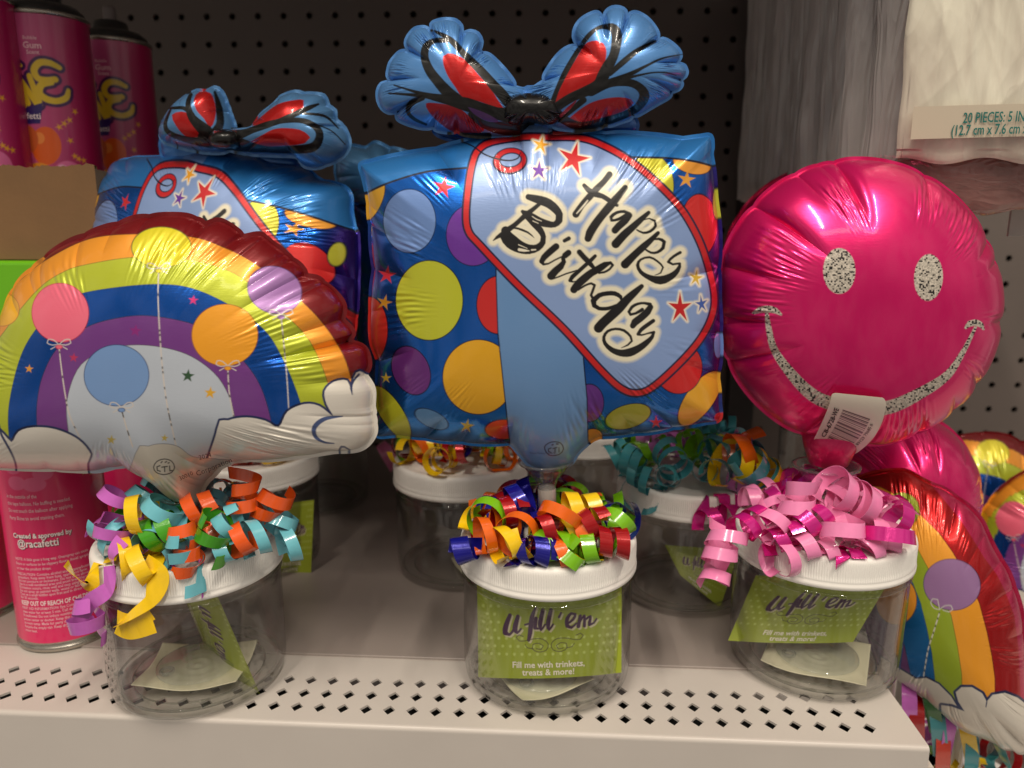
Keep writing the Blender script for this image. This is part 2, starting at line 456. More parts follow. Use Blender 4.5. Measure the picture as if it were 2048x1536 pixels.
# ------------------------------------------------------------------ gift artwork
def Z(pts, ox, oy, k): return [tuple([ox + p[0] / k, oy + p[1] / k] + [q / k for q in p[2:]]) for p in pts]
zA = lambda p: Z(p, 980, 330, 7.68)
zB = lambda p: Z(p, 1130, 330, 6.4)
zC = lambda p: Z(p, 1060, 460, 7.68)
zD = lambda p: Z(p, 1140, 540, 7.68)
INK = [
 zA([(590,490,90),(700,520,120),(800,550,140),(900,590,140),(1000,670,130),(1065,760,110),(1060,850,110),(990,915,90),(880,905,110),(760,870,130),(650,820,150),(560,760,120),(500,715,55)]),
 zA([(770,590,60),(650,690,70),(560,760,90),(480,830,75),(380,920,75),(290,985,90)]),
 zA([(580,800,90),(680,900,110),(770,1000,100),(820,1100,80),(810,1190,90),(730,1270,110),(600,1295,150),(460,1260,190),(330,1180,220),(250,1090,190),(240,1010,140)]),
 zA([(280,980,70),(380,965,34),(500,1000,36),(580,1035,30),(640,1080,22),(680,1120,5)]),
 zA([(50,1160,14),(110,1110,50),(200,1060,90)]),
 zC([(530,165,58),(595,130,66)]),
 zC([(400,255,105),(310,330,105),(215,420,95),(180,480,80),(205,528,38),(280,518,28),(380,462,26),(490,410,26)]),
 zC([(590,350,95),(540,390,95),(505,430,60),(520,490,70),(470,560,105),(390,630,115),(325,705,125)]),
 zC([(350,750,28),(450,715,24),(560,670,24),(680,635,26),(720,620,24)]),
 zC([(1000,400,55),(930,470,65),(840,550,62),(740,640,64),(650,720,70),(615,775,55),(660,798,24),(720,785,20)]),
 zC([(760,340,85),(830,420,85),(900,490,85),(970,570,60),(1010,610,50)]),
 zC([(1060,660,34),(1140,648,36),(1225,600,36),(1272,540,40),(1235,502,46),(1150,535,95),(1050,600,115),(940,660,115),(840,740,125),(740,830,125),(675,915,115)]),
 zC([(740,915,40),(850,850,34),(940,820,36),(993,848,40),(965,930,42),(938,1000,42),(960,1040,44)]),
 zC([(975,1085,90),(1060,1005,75),(1180,975,72),(1300,975,72),(1390,1025,60),(1410,1080,40)]),
 zC([(975,1085,90),(985,1160,70),(1060,1205,60),(1200,1205,60),(1340,1160,60)]),
 zD([(1100,250,70),(1000,340,105),(880,450,130),(750,590,150),(620,710,150),(500,820,150),(440,890,150)]),
 zD([(1230,530,60),(1140,508,40),(1040,520,44),(950,570,50),(905,640,46),(930,685,42),(1010,665,42),(1110,610,60)]),
 zD([(1235,570,90),(1190,640,110),(1080,740,115),(1000,800,115),(965,855,90)]),
 zD([(1280,780,60),(1180,850,65),(1090,920,62),(1045,985,50),(1100,1000,28),(1200,972,28),(1290,955,42),(1260,1030,60),(1170,1120,90),(1060,1200,110),(920,1265,130),(780,1275,105),(640,1225,80),(540,1130,60),(520,1030,50),(580,940,44),(700,905,40),(830,930,44),(930,1020,40),(950,1090,34),(890,1150,30),(790,1195,10)]),
 zB([(570,120,80),(500,210,75),(400,310,85),(310,410,90),(220,510,80),(140,630,92)]),
 zB([(245,260,50),(300,320,70),(380,370,80),(480,400,62),(560,450,62),(665,515,45)]),
 zB([(770,290,72),(680,400,92),(580,520,110),(470,650,105),(380,770,110),(320,870,110),(295,940,92)]),
 zB([(820,630,60),(760,595,40),(660,610,40),(590,665,46),(595,710,34),(690,692,40),(790,640,60)]),
 zB([(825,645,75),(770,710,95),(690,780,95),(640,835,90)]),
 zB([(1070,610,50),(970,700,75),(860,800,92),(750,900,105),(650,1010,112)]),
 zB([(1000,705,16),(1080,685,18),(1150,715,30),(1160,780,36),(1090,850,36),(1000,868,30),(920,830,20)]),
 zB([(1190,870,50),(1100,960,72),(1000,1050,92),(890,1150,95),(770,1270,112)]),
 zB([(1120,960,18),(1200,945,34),(1270,985,46),(1255,1060,46),(1180,1118,36),(1100,1122,30),(1030,1080,26)]),
 zB([(1475,1120,40),(1390,1170,36),(1322,1240,36),(1380,1272,28),(1470,1262,32),(1440,1350,60),(1350,1430,90),(1220,1475,110),(1080,1440,70),(970,1370,50),(930,1280,44),(970,1210,30),(1080,1180,30),(1180,1230,28),(1255,1310,24),(1225,1380,20),(1150,1410,8)]),
]
GAPS = [zA([(440,1225,14),(570,1280,8)]), zA([(450,1300,45),(520,1312,40),(600,1318,14)]), zA([(660,860,12),(740,895,10)]),
        zA([(650,790,10),(720,835,14),(790,860,10)]), zA([(640,1305,22),(700,1300,18)]),
        zB([(290,455,16),(230,530,22),(150,620,12)])]
TAG = [(956,299),(982,283),(1045,273),(1097,273),(1164,275),(1216,294),(1264,323),(1316,366),(1364,418),(1398,477),(1418,533),(1430,589),(1426,630),(1405,674),(1368,719),(1312,771),(1279,787),(1245,780),(1201,741),(1127,659),(1034,570),(960,492),(936,463),(931,426),(937,362),(945,322)]
LIDLINE = [(700,412),(730,388),(741,382),(774,367),(830,349),(871,341),(930,336),(1040,326),(1160,318),(1234,315),(1300,315),(1346,317),(1390,323),(1424,332),(1460,345)]
LB, SKY = (112, 150, 208), (46, 126, 200)
def paint_gift(u, v, side='front'):
    p = Paint(u, v, (26, 104, 204), 0.85)
    if side == 'back':
        return p.c, p.m
    # deep blue gives way to violet at the printed margins
    vio = np.clip((u - 1405) / 25, 0, 1) + np.clip((775 - u) / 22, 0, 1) * np.clip(1 - np.abs(v - 530) / 110, 0, 1)
    vio = np.clip(vio, 0, 1)[:, None]
    p.c = p.c * (1 - vio) + lin((66, 40, 150)) * vio
    tl = np.clip((v - 760) / 110, 0, 1)[:, None] * 0.55
    p.c = p.c * (1 - tl) + lin((40, 132, 190)) * tl
    K = (22, 26, 60)
    p.ell(819, 442, 52, 63, 0, (118, 152, 214), 0.35, K, 1.2)
    p.ell(946, 470, 53, 61, 0, (122, 62, 172), 0.45, K, 1.2)
    p.ell(858.5, 600.7, 66.6, 79, 0, (200, 204, 52), 0.3, K, 1.6)
    p.ell(997, 610, 43, 57, 0, (214, 42, 40), 0.35, K, 1.6)
    p.ell(957, 754, 71, 74, 0, (240, 178, 36), 0.3, K, 1.6)
    p.ell(822, 741, 36, 50, -24, (112, 50, 130), 0.45, K, 1.4)
    p.ell(738, 660, 37, 66, 0, (222, 52, 44), 0.35, K, 1.4)
    p.ell(783, 826, 22, 62, -33, (196, 196, 48), 0.35, K, 1.4)
    p.ell(863, 838, 35, 16, 25, (98, 148, 200), 0.4, K, 1.2)
    p.ell(1008, 859, 37, 19, 0, (206, 70, 44), 0.35, K, 1.4)
    p.ell(1179, 806, 28, 37, 0, (112, 54, 148), 0.45, K, 1.4)
    p.ell(1256, 833, 46, 23, -16, (172, 168, 50), 0.35, K, 1.4)
    p.ell(1400, 797, 27, 64, 36, (240, 176, 48), 0.3, K, 1.4)
    p.ell(1357, 735, 47, 52, 0, (216, 40, 40), 0.35, K, 1.4)
    p.ell(1186, 871, 18, 13, 0, (226, 150, 40), 0.35, K, 1.4)
    p.ell(1398, 451, 36, 62, 0, (222, 44, 42), 0.35, K, 1.4)
    p.ell(1300, 372, 47, 64, 0, (206, 200, 52), 0.3, K, 1.4)
    p.ell(1384, 327, 38, 20, 14, (246, 166, 58), 0.3, K, 1.2)
    p.ell(747, 402, 16, 42, 24, (246, 186, 50), 0.3, K, 1.2)
    p.ell(1434, 405, 8, 32, 0, (200, 196, 60), 0.3, K, 1.2)
    p.ell(1436, 690, 8, 26, 0, (110, 140, 210), 0.3, K, 1.2)
    p.ell(1439, 835, 10, 10, 0, (200, 40, 40), 0.3)
    for x, y, r, c, a in ((887,375,23,(222,44,52),12),(774,550,20,(214,40,60),8),(769,605,17,(236,164,50),14),(772,756,12,(226,190,60),0),
                          (934,852,15,(206,176,60),10),(1312,845,14,(206,50,60),0),(1373,359,19,(244,170,60),8)):
        p.star(x, y, r, c, a, 0.35)
    # lid of the printed box
    top = [(600, 100)] + [(600, 430)] + LIDLINE + [(1560, 380), (1560, 100)]
    p.poly(top, SKY, 0.45)
    p.stroke(LIDLINE, (14, 16, 40), 0.3, w=4.2)
    p.poly([(1032, 215), (1040, 285), (1100, 290), (1112, 215)], LB, 0.25)
    # ribbon strip
    p.poly([(993, 470), (993, 544), (997, 667), (1005, 740), (1013, 815), (1020, 880), (1024, 960), (1180, 960), (1175, 880), (1173, 797), (1166, 719), (1160, 560), (1100, 480)], (110, 152, 204), 0.28, outline=K, ow=2.2)
    # tag
    p.poly(TAG, (20, 24, 62), 0.25, smooth=True, grow=8)
    p.poly(TAG, (206, 34, 36), 0.25, smooth=True, grow=4)
    p.poly(TAG, (20, 22, 58), 0.25, smooth=True, grow=-6.5)
    p.poly(TAG, (138, 164, 214), 0.22, smooth=True, grow=-10)
    idx = np.nonzero((u > 920) & (u < 1445) & (v > 265) & (v < 800))[0]
    halo = np.full(len(idx), 1e9)
    sm = [smooth_line(np.asarray(q, float), 6.0) for q in INK]
    for q in sm: np.minimum(halo, p.segdist(idx, q), out=halo)
    cov = np.clip((14 - halo) / 7, 0, 1)
    p._put(idx, cov, (238, 230, 204), 0.15)
    p._put(idx, 0.5 - halo / 1.6, (20, 17, 18), 0.10)
    for q in GAPS: p.stroke(q, (236, 228, 206), 0.15)
    p.ell(1020, 322, 35, 27, -8, (22, 18, 52), 0.2); p.ell(1020, 321, 32, 24, -8, (204, 32, 40), 0.2)
    p.ell(1021, 320, 23, 15, -8, (22, 20, 52), 0.2); p.ell(1021, 320, 20, 12.5, -8, (138, 164, 214), 0.2)
    p.stroke([(915,280,3),(945,292,3),(968,308,3),(995,318,3.4),(1020,321,3),(1036,316,2.6),(1041,305,2)], (16, 14, 34), 0.2)
    H = (246, 236, 210)
    for x, y, r, c, a, sx in ((1082,290,19,(244,168,40),12,1),(1147,318,36,(206,26,34),14,0.95),(1078,341,21,(104,44,160),4,1),(1392,556,18,(206,170,50),8,0.8),
                          (1360,616,33,(200,28,36),0,0.75),(1403,608,19,(60,96,180),-8,0.7)):
        p.star(x, y, r, c, a, 0.2, H, 0.32, sx)
    # maker's mark low on the strip
    p.stroke([(1089, 894, 2), (1103, 884, 2), (1121, 886, 2), (1127, 898, 2), (1118, 909, 2), (1098, 910, 2)], (26, 44, 80), None, closed=True)
    for q in ([(1102, 896, 2), (1097, 898, 2), (1097, 903, 2), (1102, 905, 2)], [(1106, 897, 2), (1114, 895, 2)], [(1110, 896, 2), (1110, 905, 2)], [(1118, 895, 2), (1118, 904, 2)], [(1104, 890, 2.6), (1106, 889, 2.6)], [(1113, 888, 2.6), (1116, 888, 2.6)]):
        p.stroke(q, (26, 44, 80), None)
    for k in range(10):
        p.stroke([(1060 + k * 5.2, 905 + (k % 3)), (1063 + k * 5.2, 906.5 + (k % 2))], (60, 84, 120), None, w=1.2)
    return p.c, p.m
GIFT_OUT = [(722,330),(741,324),(789,312),(871,297),(960,276),(1032,268),(1045,250),(1072,240),(1096,248),(1106,268),(1182,266),(1257,267),(1331,273),(1368,276),(1400,274),(1420,273),(1423,296),(1421,308),(1427,345),(1431,397),(1437,445),(1439,482),(1439,537),(1438,596),(1442,667),(1440,722),(1438,752),(1438,800),(1438,838),(1405,846),(1349,857),(1294,866),(1230,872),(1190,878),(1169,892),(1153,908),(1138,928),(1100,940),(1062,930),(1040,908),(1020,890),(997,888),(923,886),(848,878),(804,870),(782,871),(756,872),(748,856),(751,834),(758,815),(756,775),(754,723),(743,678),(742,611),(746,548),(746,537),(741,463),(738,440),(735,390),(727,352)]

# bow loops: art in photo px
zL = lambda p: Z(p, 750, 10, 5.485)
zR = lambda p: Z(p, 1050, 0, 5.297)
BOWL_OUT = zL([(1700,950),(1620,930),(1560,900),(1490,800),(1400,690),(1290,580),(1180,500),(1152,480),(1165,400),(1125,320),(1050,292),(958,295),(942,230),(880,175),(780,162),(680,180),(620,210),(618,268),(540,248),(440,268),(370,340),(338,420),(335,478),(250,540),(170,640),(138,780),(140,835),(70,870),(35,950),(40,1050),(80,1130),(150,1180),(205,1190),(250,1250),(350,1300),(500,1345),(620,1365),(780,1392),(900,1405),(1100,1435),(1300,1445),(1500,1435),(1650,1400),(1720,1250)])
BOWR_OUT = zR([(0,950),(100,930),(170,860),(240,740),(330,610),(430,520),(530,480),(550,480),(522,380),(540,290),(600,210),(700,150),(770,138),(832,178),(858,130),(920,88),(1000,85),(1062,120),(1072,185),(1115,148),(1180,140),(1280,190),(1370,290),(1410,380),(1400,435),(1460,415),(1560,470),(1640,560),(1650,660),(1690,700),(1710,760),(1690,850),(1640,930),(1520,1030),(1380,1110),(1230,1200),(1160,1245),(1000,1295),(850,1345),(600,1375),(400,1365),(220,1335),(20,1330),(-40,1150)])
BK, RD, BB = (16, 16, 16), (190, 22, 22), (84, 140, 204)
def paint_bow(u, v, side='front'):
    p = Paint(u, v, BB, 0.35)
    if side == 'back': return p.c, p.m
    # left loop
    p.poly(zL([(560,1080),(700,1080),(900,1120),(1050,1230),(1200,1330),(1150,1410),(950,1410),(820,1375),(680,1270),(590,1170)]), (170,24,40), 0.5, True)
    p.poly(zL([(750,560),(800,530),(900,550),(1010,620),(1130,760),(1260,900),(1340,1030),(1420,1160),(1300,1120),(1150,1060),(970,1020),(880,900),(800,780),(750,650)]), RD, 0.5, True)
    for q in ([(620,270,18),(780,350,55),(870,420,70),(960,520,75),(1060,620,90),(1180,740,95),(1300,880,110),(1400,990,120),(1500,1120,110)],
              [(780,385,60),(640,395,60),(560,460,85),(545,580,90),(600,720,105),(700,850,115),(800,960,130),(900,1040,130)],
              [(210,880,16),(400,940,30),(600,1000,70),(800,1040,110),(1000,1090,150),(1200,1150,140),(1400,1200,150),(1650,1200,260)],
              [(150,970,14),(400,985,36),(600,1010,44)],
              [(520,1020,60),(400,1075,70),(360,1170,46),(430,1250,40),(560,1310,26)],
              [(1050,1200,60),(1200,1310,90),(1400,1350,150),(1650,1340,210)], [(800,1400,20),(1000,1420,40),(1250,1430,60)]):
        p.stroke(zL(q), BK, 0.3)
    p.poly(zL([(1020,1120),(1150,1160),(1280,1220),(1360,1280),(1250,1280),(1120,1220),(1050,1160)]), (96, 60, 120), 0.6, True)
    # right loop
    p.poly(zR([(440,1290),(640,1120),(820,1050),(1000,1030),(1120,1050),(1150,1090),(1060,1170),(900,1230),(700,1290),(560,1320)]), (176,24,36), 0.5, True)
    p.poly(zR([(300,1110),(360,960),(430,790),(530,640),(600,520),(660,450),(760,430),(830,460),(862,540),(850,650),(810,760),(740,880),(620,930),(480,990),(380,1060)]), RD, 0.5, True)
    for q in ([(290,1090,60),(340,950,50),(420,780,60),(510,620,56),(585,500,50),(680,370,50),(790,290,42),(920,290,90),(970,360,115),(965,480,105),(935,600,100),(880,700,120),(830,800,130),(780,900,130),(640,970,110),(480,1040,100),(340,1130,100)],
              [(900,780,55),(1060,640,64),(1200,530,52),(1380,440,30)],
              [(880,860,44),(1100,790,50),(1280,700,30),(1450,620,20),(1640,580,10)],
              [(1000,850,60),(1150,810,30),(1350,770,18),(1500,770,16),(1600,800,10)],
              [(700,960,120),(900,885,85),(1100,875,85),(1220,930,90),(1265,1020,110),(1200,1130,90),(1080,1205,80),(900,1270,90),(600,1340,100),(400,1260,100),(300,1180,150)],
              [(620,1060,70),(500,1160,60),(380,1260,50)], [(0,1150,300),(150,1180,260),(260,1180,180)]):
        p.stroke(zR(q), BK, 0.3)
    p.stroke(zR([(380,1230,30),(460,1150,36),(540,1070,12)]), (150, 20, 40), 0.5)
    return p.c, p.m

# the second gift balloon: its own bow, artwork carried over by a fitted map
zE = lambda p: Z(p, 180, 160, 3.7236)
DBOWL = zE([(1090,470),(1080,360),(1060,290),(1020,180),(980,90),(930,60),(880,85),(800,85),(730,120),(640,190),(570,290),(530,380),(545,450),(640,490),(760,520),(900,540),(1020,530)])
DBOWR = zE([(1000,380),(1080,375),(1200,360),(1280,260),(1380,180),(1420,130),(1530,92),(1600,108),(1630,105),(1740,120),(1775,195),(1822,230),(1830,300),(1890,350),(1930,460),(1905,540),(1830,600),(1700,650),(1600,640),(1540,570),(1400,560),(1200,550),(1050,520),(990,460)])
def paint_bow_b(u, v, side='front'):
    p = Paint(u, v, (92, 146, 200), 0.35); p.aa = 0.6
    if side == 'back': return p.c, p.m
    for q in ([(820,85),(900,100),(935,200),(930,290),(895,355),(850,290),(790,220),(775,140)], [(610,260),(680,235),(740,260),(780,350),(835,445),(720,425),(640,340)],
              [(1210,340),(1290,260),(1400,180),(1520,150),(1590,150),(1590,200),(1500,260),(1400,290)], [(1180,490),(1300,400),(1400,360),(1560,370),(1640,430),(1600,470),(1450,490)]):
        p.poly(zE(q), (196, 26, 26), 0.5, True)
    for q in ([(930,90,20),(960,200,50),(970,320,60),(940,380,70)], [(750,110,30),(730,180,40),(760,280,60),(860,380,100)], [(600,220,16),(560,330,30),(600,400,40),(750,450,50),(900,460,100)],
              [(600,210,20),(700,210,30),(760,260,40)], [(870,430,140),(1000,430,130),(1150,395,60),(1350,320,40),(1560,300,40),(1680,350,50),(1710,420,60),(1660,500,70),(1500,518,60),(1300,515,50),(1100,480,110)],
              [(1200,380,40),(1400,310,40),(1600,220,40),(1700,180,16)], [(1600,250,20),(1750,270,20),(1850,360,10)], [(1680,330,10),(1800,380,10),(1900,480,8)], [(640,460,8),(680,560,8)], [(760,500,8),(820,540,8)]):
        p.stroke(zE(q), BK, 0.3)
    return p.c, p.m
D_OUT = zE([(95,780),(150,680),(215,610),(330,580),(450,580),(700,565),(800,548),(900,490),(1000,480),(1160,530),(1300,560),(1430,640),(1560,640),(1640,680),(1730,750),(1800,765),(1900,800),(1945,870),(1950,980),(1970,1100),(1995,1150),(2000,1340),(1995,1600),(1960,1880),(1800,1960),(1000,2000),(300,1960),(80,1800),(40,1500),(45,1150),(70,920)])
_cp = np.array([(1145,316,408,396),(1020,322,333,383),(1383,327,612,438),(819,442,206,455),(887,375,242,407),(1398,451,610,530),(1082,290,383,365),(1078,341,352,412),
                (760,372,212,375),(1264,315,497,410),(1424,330,686,460),(1373,359,575,462),(1300,400,528,440),(956,299,300,345),(1216,294,455,350),(931,426,258,440),(1316,366,518,452),
                (1430,600,705,640),(760,850,205,690)], float)
def _feat(x, y):
    x = (x - 450) / 250; y = (y - 450) / 150
    return np.stack([np.ones_like(x), x, y, x * x, x * y, y * y], -1)
_A = _feat(_cp[:, 2], _cp[:, 3]); _reg = np.diag([0, 0, 0, .05, .05, .05])
_co = np.linalg.solve(_A.T @ _A + _reg, _A.T @ _cp[:, :2])
def paint_gift_b(u, v, side='front'):
    q = _feat(u, v) @ _co
    return paint_gift(q[:, 0], q[:, 1], side)

# ------------------------------------------------------------------ rainbow artwork (artwork units = photo px of the front balloon)
zW = lambda p: Z(p, 0, 400, 2.695)
ARC = [[(-300,1300),(-280,900),(-140,640),(100,440),(240,330),(470,215),(720,185),(1030,200),(1200,255),(1350,330),(1500,440),(1700,620),(1830,800),(1890,960),(1930,1200)],
       [(-220,1300),(-180,950),(0,740),(110,590),(230,460),(350,385),(460,350),(720,310),(1000,320),(1200,370),(1330,440),(1560,640),(1680,780),(1770,1000),(1800,1200)],
       [(70,1300),(50,1280),(50,1100),(110,850),(200,690),(330,560),(480,495),(850,455),(1100,500),(1390,670),(1520,850),(1620,1100),(1640,1250)],
       [(205,1300),(200,1230),(200,1100),(230,950),(310,800),(460,690),(620,640),(800,625),(1040,670),(1200,760),(1330,890),(1410,1020),(1460,1190),(1470,1300)],
       [(380,1300),(370,1250),(360,1100),(400,950),(470,860),(620,795),(800,785),(1000,830),(1150,930),(1230,1050),(1265,1180),(1280,1300)]]
ARCC = [((246,160,48),0.3),((186,196,48),0.3),((20,90,186),0.8),((126,66,146),0.4),((196,204,216),0.3)]
def paint_rainbow(u, v, side='front'):
    p = Paint(u, v, (124, 12, 20), 0.35)
    if side == 'back':
        return p.c, p.m
    K = (60, 60, 40)
    for a, (c, m) in zip(ARC, ARCC):
        a = smooth_line(np.array(a, float), 30)
        pts = [tuple(q) for q in a] + [(a[-1][0], 1700), (a[0][0], 1700)]
        p.poly(zW(pts), c, m, outline=K, ow=0.8)
    NV = (36, 48, 96)
    def bl(cx, cy, rx, ry, rot, c, oc, st, mt=0.25):
        x, y = cx / 2.695, 400 + cy / 2.695
        p.ell(x, y, rx / 2.695, ry / 2.695, rot, c, mt, oc, 1.3)
        if st:
            bx, by = st[0]
            S_ = (214, 204, 196)
            sp = np.random.RandomState(int(cx) + 500)
            q = smooth_line(np.array(st, float), 12)
            for k in range(len(q) - 1):
                p.stroke(zW([tuple(q[k]), tuple(q[k + 1])]), S_ if sp.rand() < 0.78 else (96, 90, 84), 0.2, w=2.5)
            for sg in (-1, 1):
                p.stroke(zW([(bx, by - 10), (bx + sg * 30, by - 36), (bx + sg * 58, by - 38), (bx + sg * 64, by - 20), (bx + sg * 36, by - 8), (bx, by - 12), (bx + sg * 26, by + 4), (bx + sg * 44, by + 14)]), S_, 0.2, w=2.0)
            p.ell(bx / 2.695, 400 + (by + 2) / 2.695, 6, 3.6, 0, c, mt, oc, 0.9)
    bl(10, 590, 92, 88, 0, (250,186,36), (190,110,30), None)
    bl(870, 255, 158, 108, 0, (232,218,44), (110,120,60), [(855,380),(852,520),(860,700),(875,900),(900,1100),(950,1330)])
    bl(325, 608, 152, 158, -8, (246,112,138), (196,40,70), [(318,790),(330,900),(350,1040),(375,1160),(430,1280)])
    bl(628, 945, 173, 163, 0, (122,158,210), (30,56,110), [(655,1130),(680,1220),(715,1330)])
    bl(1212, 728, 177, 165, 0, (246,166,40), (160,90,30), [(1228,905),(1236,1040),(1262,1180)])
    bl(1480, 485, 146, 124, 20, (168,122,184), (84,70,120), [(1515,630),(1528,760),(1545,940),(1557,1130)])
    for x, y, r, c in ((730,705,35,(146,44,130)),(397,850,26,(196,50,96)),(157,910,25,(236,160,50)),(1042,540,28,(230,50,130)),(1013,948,37,(50,86,56)),(1133,1040,34,(232,176,50)),
                       (600,1293,27,(196,176,90)),(887,1283,21,(200,176,80)),(375,1352,19,(190,170,90)),(1608,1256,22,(200,166,70))):
        p.star(x / 2.695, 400 + y / 2.695, r / 2.695, c, 6, 0.3, None, 0.42)
    CW = (230, 224, 214)
    p.poly(zW([(-40,1262),(20,1262),(62,1305),(100,1248),(180,1225),(300,1236),(420,1290),(488,1370),(470,1420),(440,1700),(-60,1700)]), CW, 0.25, True, outline=NV, ow=4.5)
    p.poly(zW([(-400,1100),(-60,1180),(0,1262),(60,1500),(-400,1600)]), CW, 0.25, True, outline=NV, ow=4.5)
    p.poly(zW([(1170,1238),(1230,1188),(1330,1172),(1430,1190),(1502,1222),(1550,1140),(1640,1100),(1720,1110),(1795,1165),(1760,1100),(1750,1030),(1800,980),(1872,974),(1896,1050),(1900,990),(1920,930),(1965,935),(2030,1050),(2090,1300),(2050,1700),(1150,1700)]), CW, 0.25, True, outline=NV, ow=4.5)
    p.stroke(zW([(1845,1166,6),(1750,1180,22),(1695,1225,26),(1700,1275,20),(1745,1305,12),(1800,1312,5)]), (70,86,130), 0.3)
    p.stroke(zW([(1900,1050,4),(1893,1010,12),(1905,975,12),(1935,940,12)]), NV, 0.3)
    p.stroke(zW([(1815,1400,6),(1840,1330,12),(1890,1350,6)]), (80,90,120), 0.3)
    p.poly(zW([(730,1370),(800,1328),(880,1315),(960,1330),(1040,1385),(1180,1400),(1240,1440),(1150,1800),(650,1800)]), (205,198,186), 0.3, True, outline=(120,120,130), ow=1.2)
    p.stroke(zW([(828,1440),(845,1410),(885,1396),(925,1408),(941,1440),(925,1468),(883,1480),(842,1468)]), (40,40,40), None, w=2, closed=True)
    for q in ([(862,1432),(846,1438),(848,1458),(864,1462)], [(872,1440),(902,1436)], [(887,1438),(888,1464)], [(914,1434),(916,1460),(928,1458)], [(868,1416),(874,1410)], [(890,1414),(898,1410)], [(906,1418),(912,1416)]):
        p.stroke(zW(q), (40,40,40), None, w=2.2)
    return p.c, p.m
RAIN_OUT = zW([(-30,760),(60,520),(130,420),(240,320),(330,255),(460,192),(560,155),(640,130),(740,100),(860,88),(1000,90),(1080,108),(1110,128),(1190,118),(1290,175),(1320,200),(1420,190),(1470,240),(1560,300),(1640,380),(1660,412),(1740,440),(1840,550),(1855,640),(1900,720),(1880,762),(1960,800),(1985,880),(1975,945),(2005,1020),(2005,1110),(2022,1160),(2012,1260),(1940,1335),(1800,1348),(1700,1365),(1500,1390),(1350,1395),(1250,1405),(1190,1440),(1130,1500),(1085,1570),(1075,1640),(985,1625),(930,1560),(870,1520),(800,1475),(730,1425),(640,1432),(500,1455),(350,1450),(100,1440),(-50,1430),(-200,1380),(-290,1250),(-270,1100),(-160,920)])

# ------------------------------------------------------------------ smiley artwork
def glit(p, idx, d, seed=0):
    cov = np.clip(0.5 - d / 1.6, 0, 1)
    u, v = p.u[idx], p.v[idx]
    g = np.sin(np.floor(u / 2.6) * 12.9898 + np.floor(v / 2.3) * 78.233) * 43758.5453; g = g - np.floor(g)
    g2 = np.sin(np.floor(u / 3.4 + 0.3) * 39.346 + np.floor(v / 3.1) * 11.135) * 24634.6345; g2 = g2 - np.floor(g2)
    col = lin((206, 196, 182))[None] * (0.55 + 0.65 * g[:, None]); col = np.where((g2 < 0.20)[:, None], lin((24, 20, 22))[None], col)
    p.c[idx] += (col - p.c[idx]) * cov[:, None]; p.m[idx] += (0.2 - p.m[idx]) * cov
def paint_smile(u, v, side='front'):
    p = Paint(u, v, (232, 26, 112), 0.58)
    if side == 'back': return p.c, p.m
    for cx, cy, rx, ry, rot in ((1678.5, 542, 32.5, 46, 0), (1857, 555, 29, 47, 3)):
        idx = p._box(cx - 60, cx + 60, cy - 60, cy + 60, 0)
        a = math.radians(rot); x, y = u[idx] - cx, v[idx] - cy
        X, Y = x * math.cos(a) + y * math.sin(a), -x * math.sin(a) + y * math.cos(a)
        glit(p, idx, (np.hypot(X / rx, Y / ry) - 1) * rx)
    for q in ([(1533,622,7),(1538,660,12),(1549,700,15),(1577,741,20),(1615,782,25),(1653,804,27),(1715,818,28),(1780,814,27),(1843,785,23),(1894,751,17),(1925,706,11),(1951,655,6)],
              [(1507,626,6),(1520,620,12),(1536,618,14),(1550,621,12),(1562,629,5)], [(1931,656,5),(1940,647,12),(1951,645,13),(1962,650,11),(1967,658,5)]):
        P = smooth_line(np.array(q, float), 6)
        idx = p._box(P[:, 0].min(), P[:, 0].max(), P[:, 1].min(), P[:, 1].max(), 20)
        glit(p, idx, p.segdist(idx, P))
    return p.c, p.m
def circle(cx, cy, rx, ry=None, n=40, rot=0):
    ry = ry or rx; a = np.linspace(0, 2 * np.pi, n, endpoint=False)
    x, y = rx * np.cos(a), ry * np.sin(a); r = math.radians(rot)
    return [(cx + i * math.cos(r) - j * math.sin(r), cy + i * math.sin(r) + j * math.cos(r)) for i, j in zip(x, y)]
# ================================================================== THE SETTING
WALLM = pmat('pegboard_paint', (104, 94, 89), rough=0.55, noise=0.06, nscale=9, bump=0.03, bscale=500)
DARK = pmat('hole_shade', (18, 16, 15), rough=0.9)
STEEL = pmat('shelf_enamel', (198, 190, 183), rough=0.36, noise=0.035, nscale=16, bump=0.02, bscale=700)
POST = pmat('upright_post_paint', (34, 31, 31), rough=0.5, noise=0.1, nscale=30)
WALL_Y = 0.79
def perforated(x0, x1, z0, z1, sx, sz, hole, nh, plane, origin):
    """sheet of cells, each with a hole; plane(a, b, depth) -> xyz."""
    V, Fq = [], []; k = 0
    sq = [(-1, -1), (0, -1), (1, -1), (1, 0), (1, 1), (0, 1), (-1, 1), (-1, 0)]
    i0, i1 = math.floor((x0 - origin[0]) / sx), math.ceil((x1 - origin[0]) / sx)
    j0, j1 = math.floor((z0 - origin[1]) / sz), math.ceil((z1 - origin[1]) / sz)
    for i in range(i0, i1 + 1):
        for j in range(j0, j1 + 1):
            cx, cz = origin[0] + i * sx, origin[1] + j * sz
            for a, b in sq: V.append(plane(cx + a * sx / 2, cz + b * sz / 2, 0))
            for a, b in hole: V.append(plane(cx + a, cz + b, 0))
            for a, b in hole: V.append(plane(cx + a, cz + b, nh))
            for q in range(8):
                r = (q + 1) % 8
                Fq.append((k + q, k + r, k + 8 + r, k + 8 + q)); Fq.append((k + 8 + q, k + 8 + r, k + 16 + r, k + 16 + q))
            k += 24
    return np.array(V), np.array(Fq)
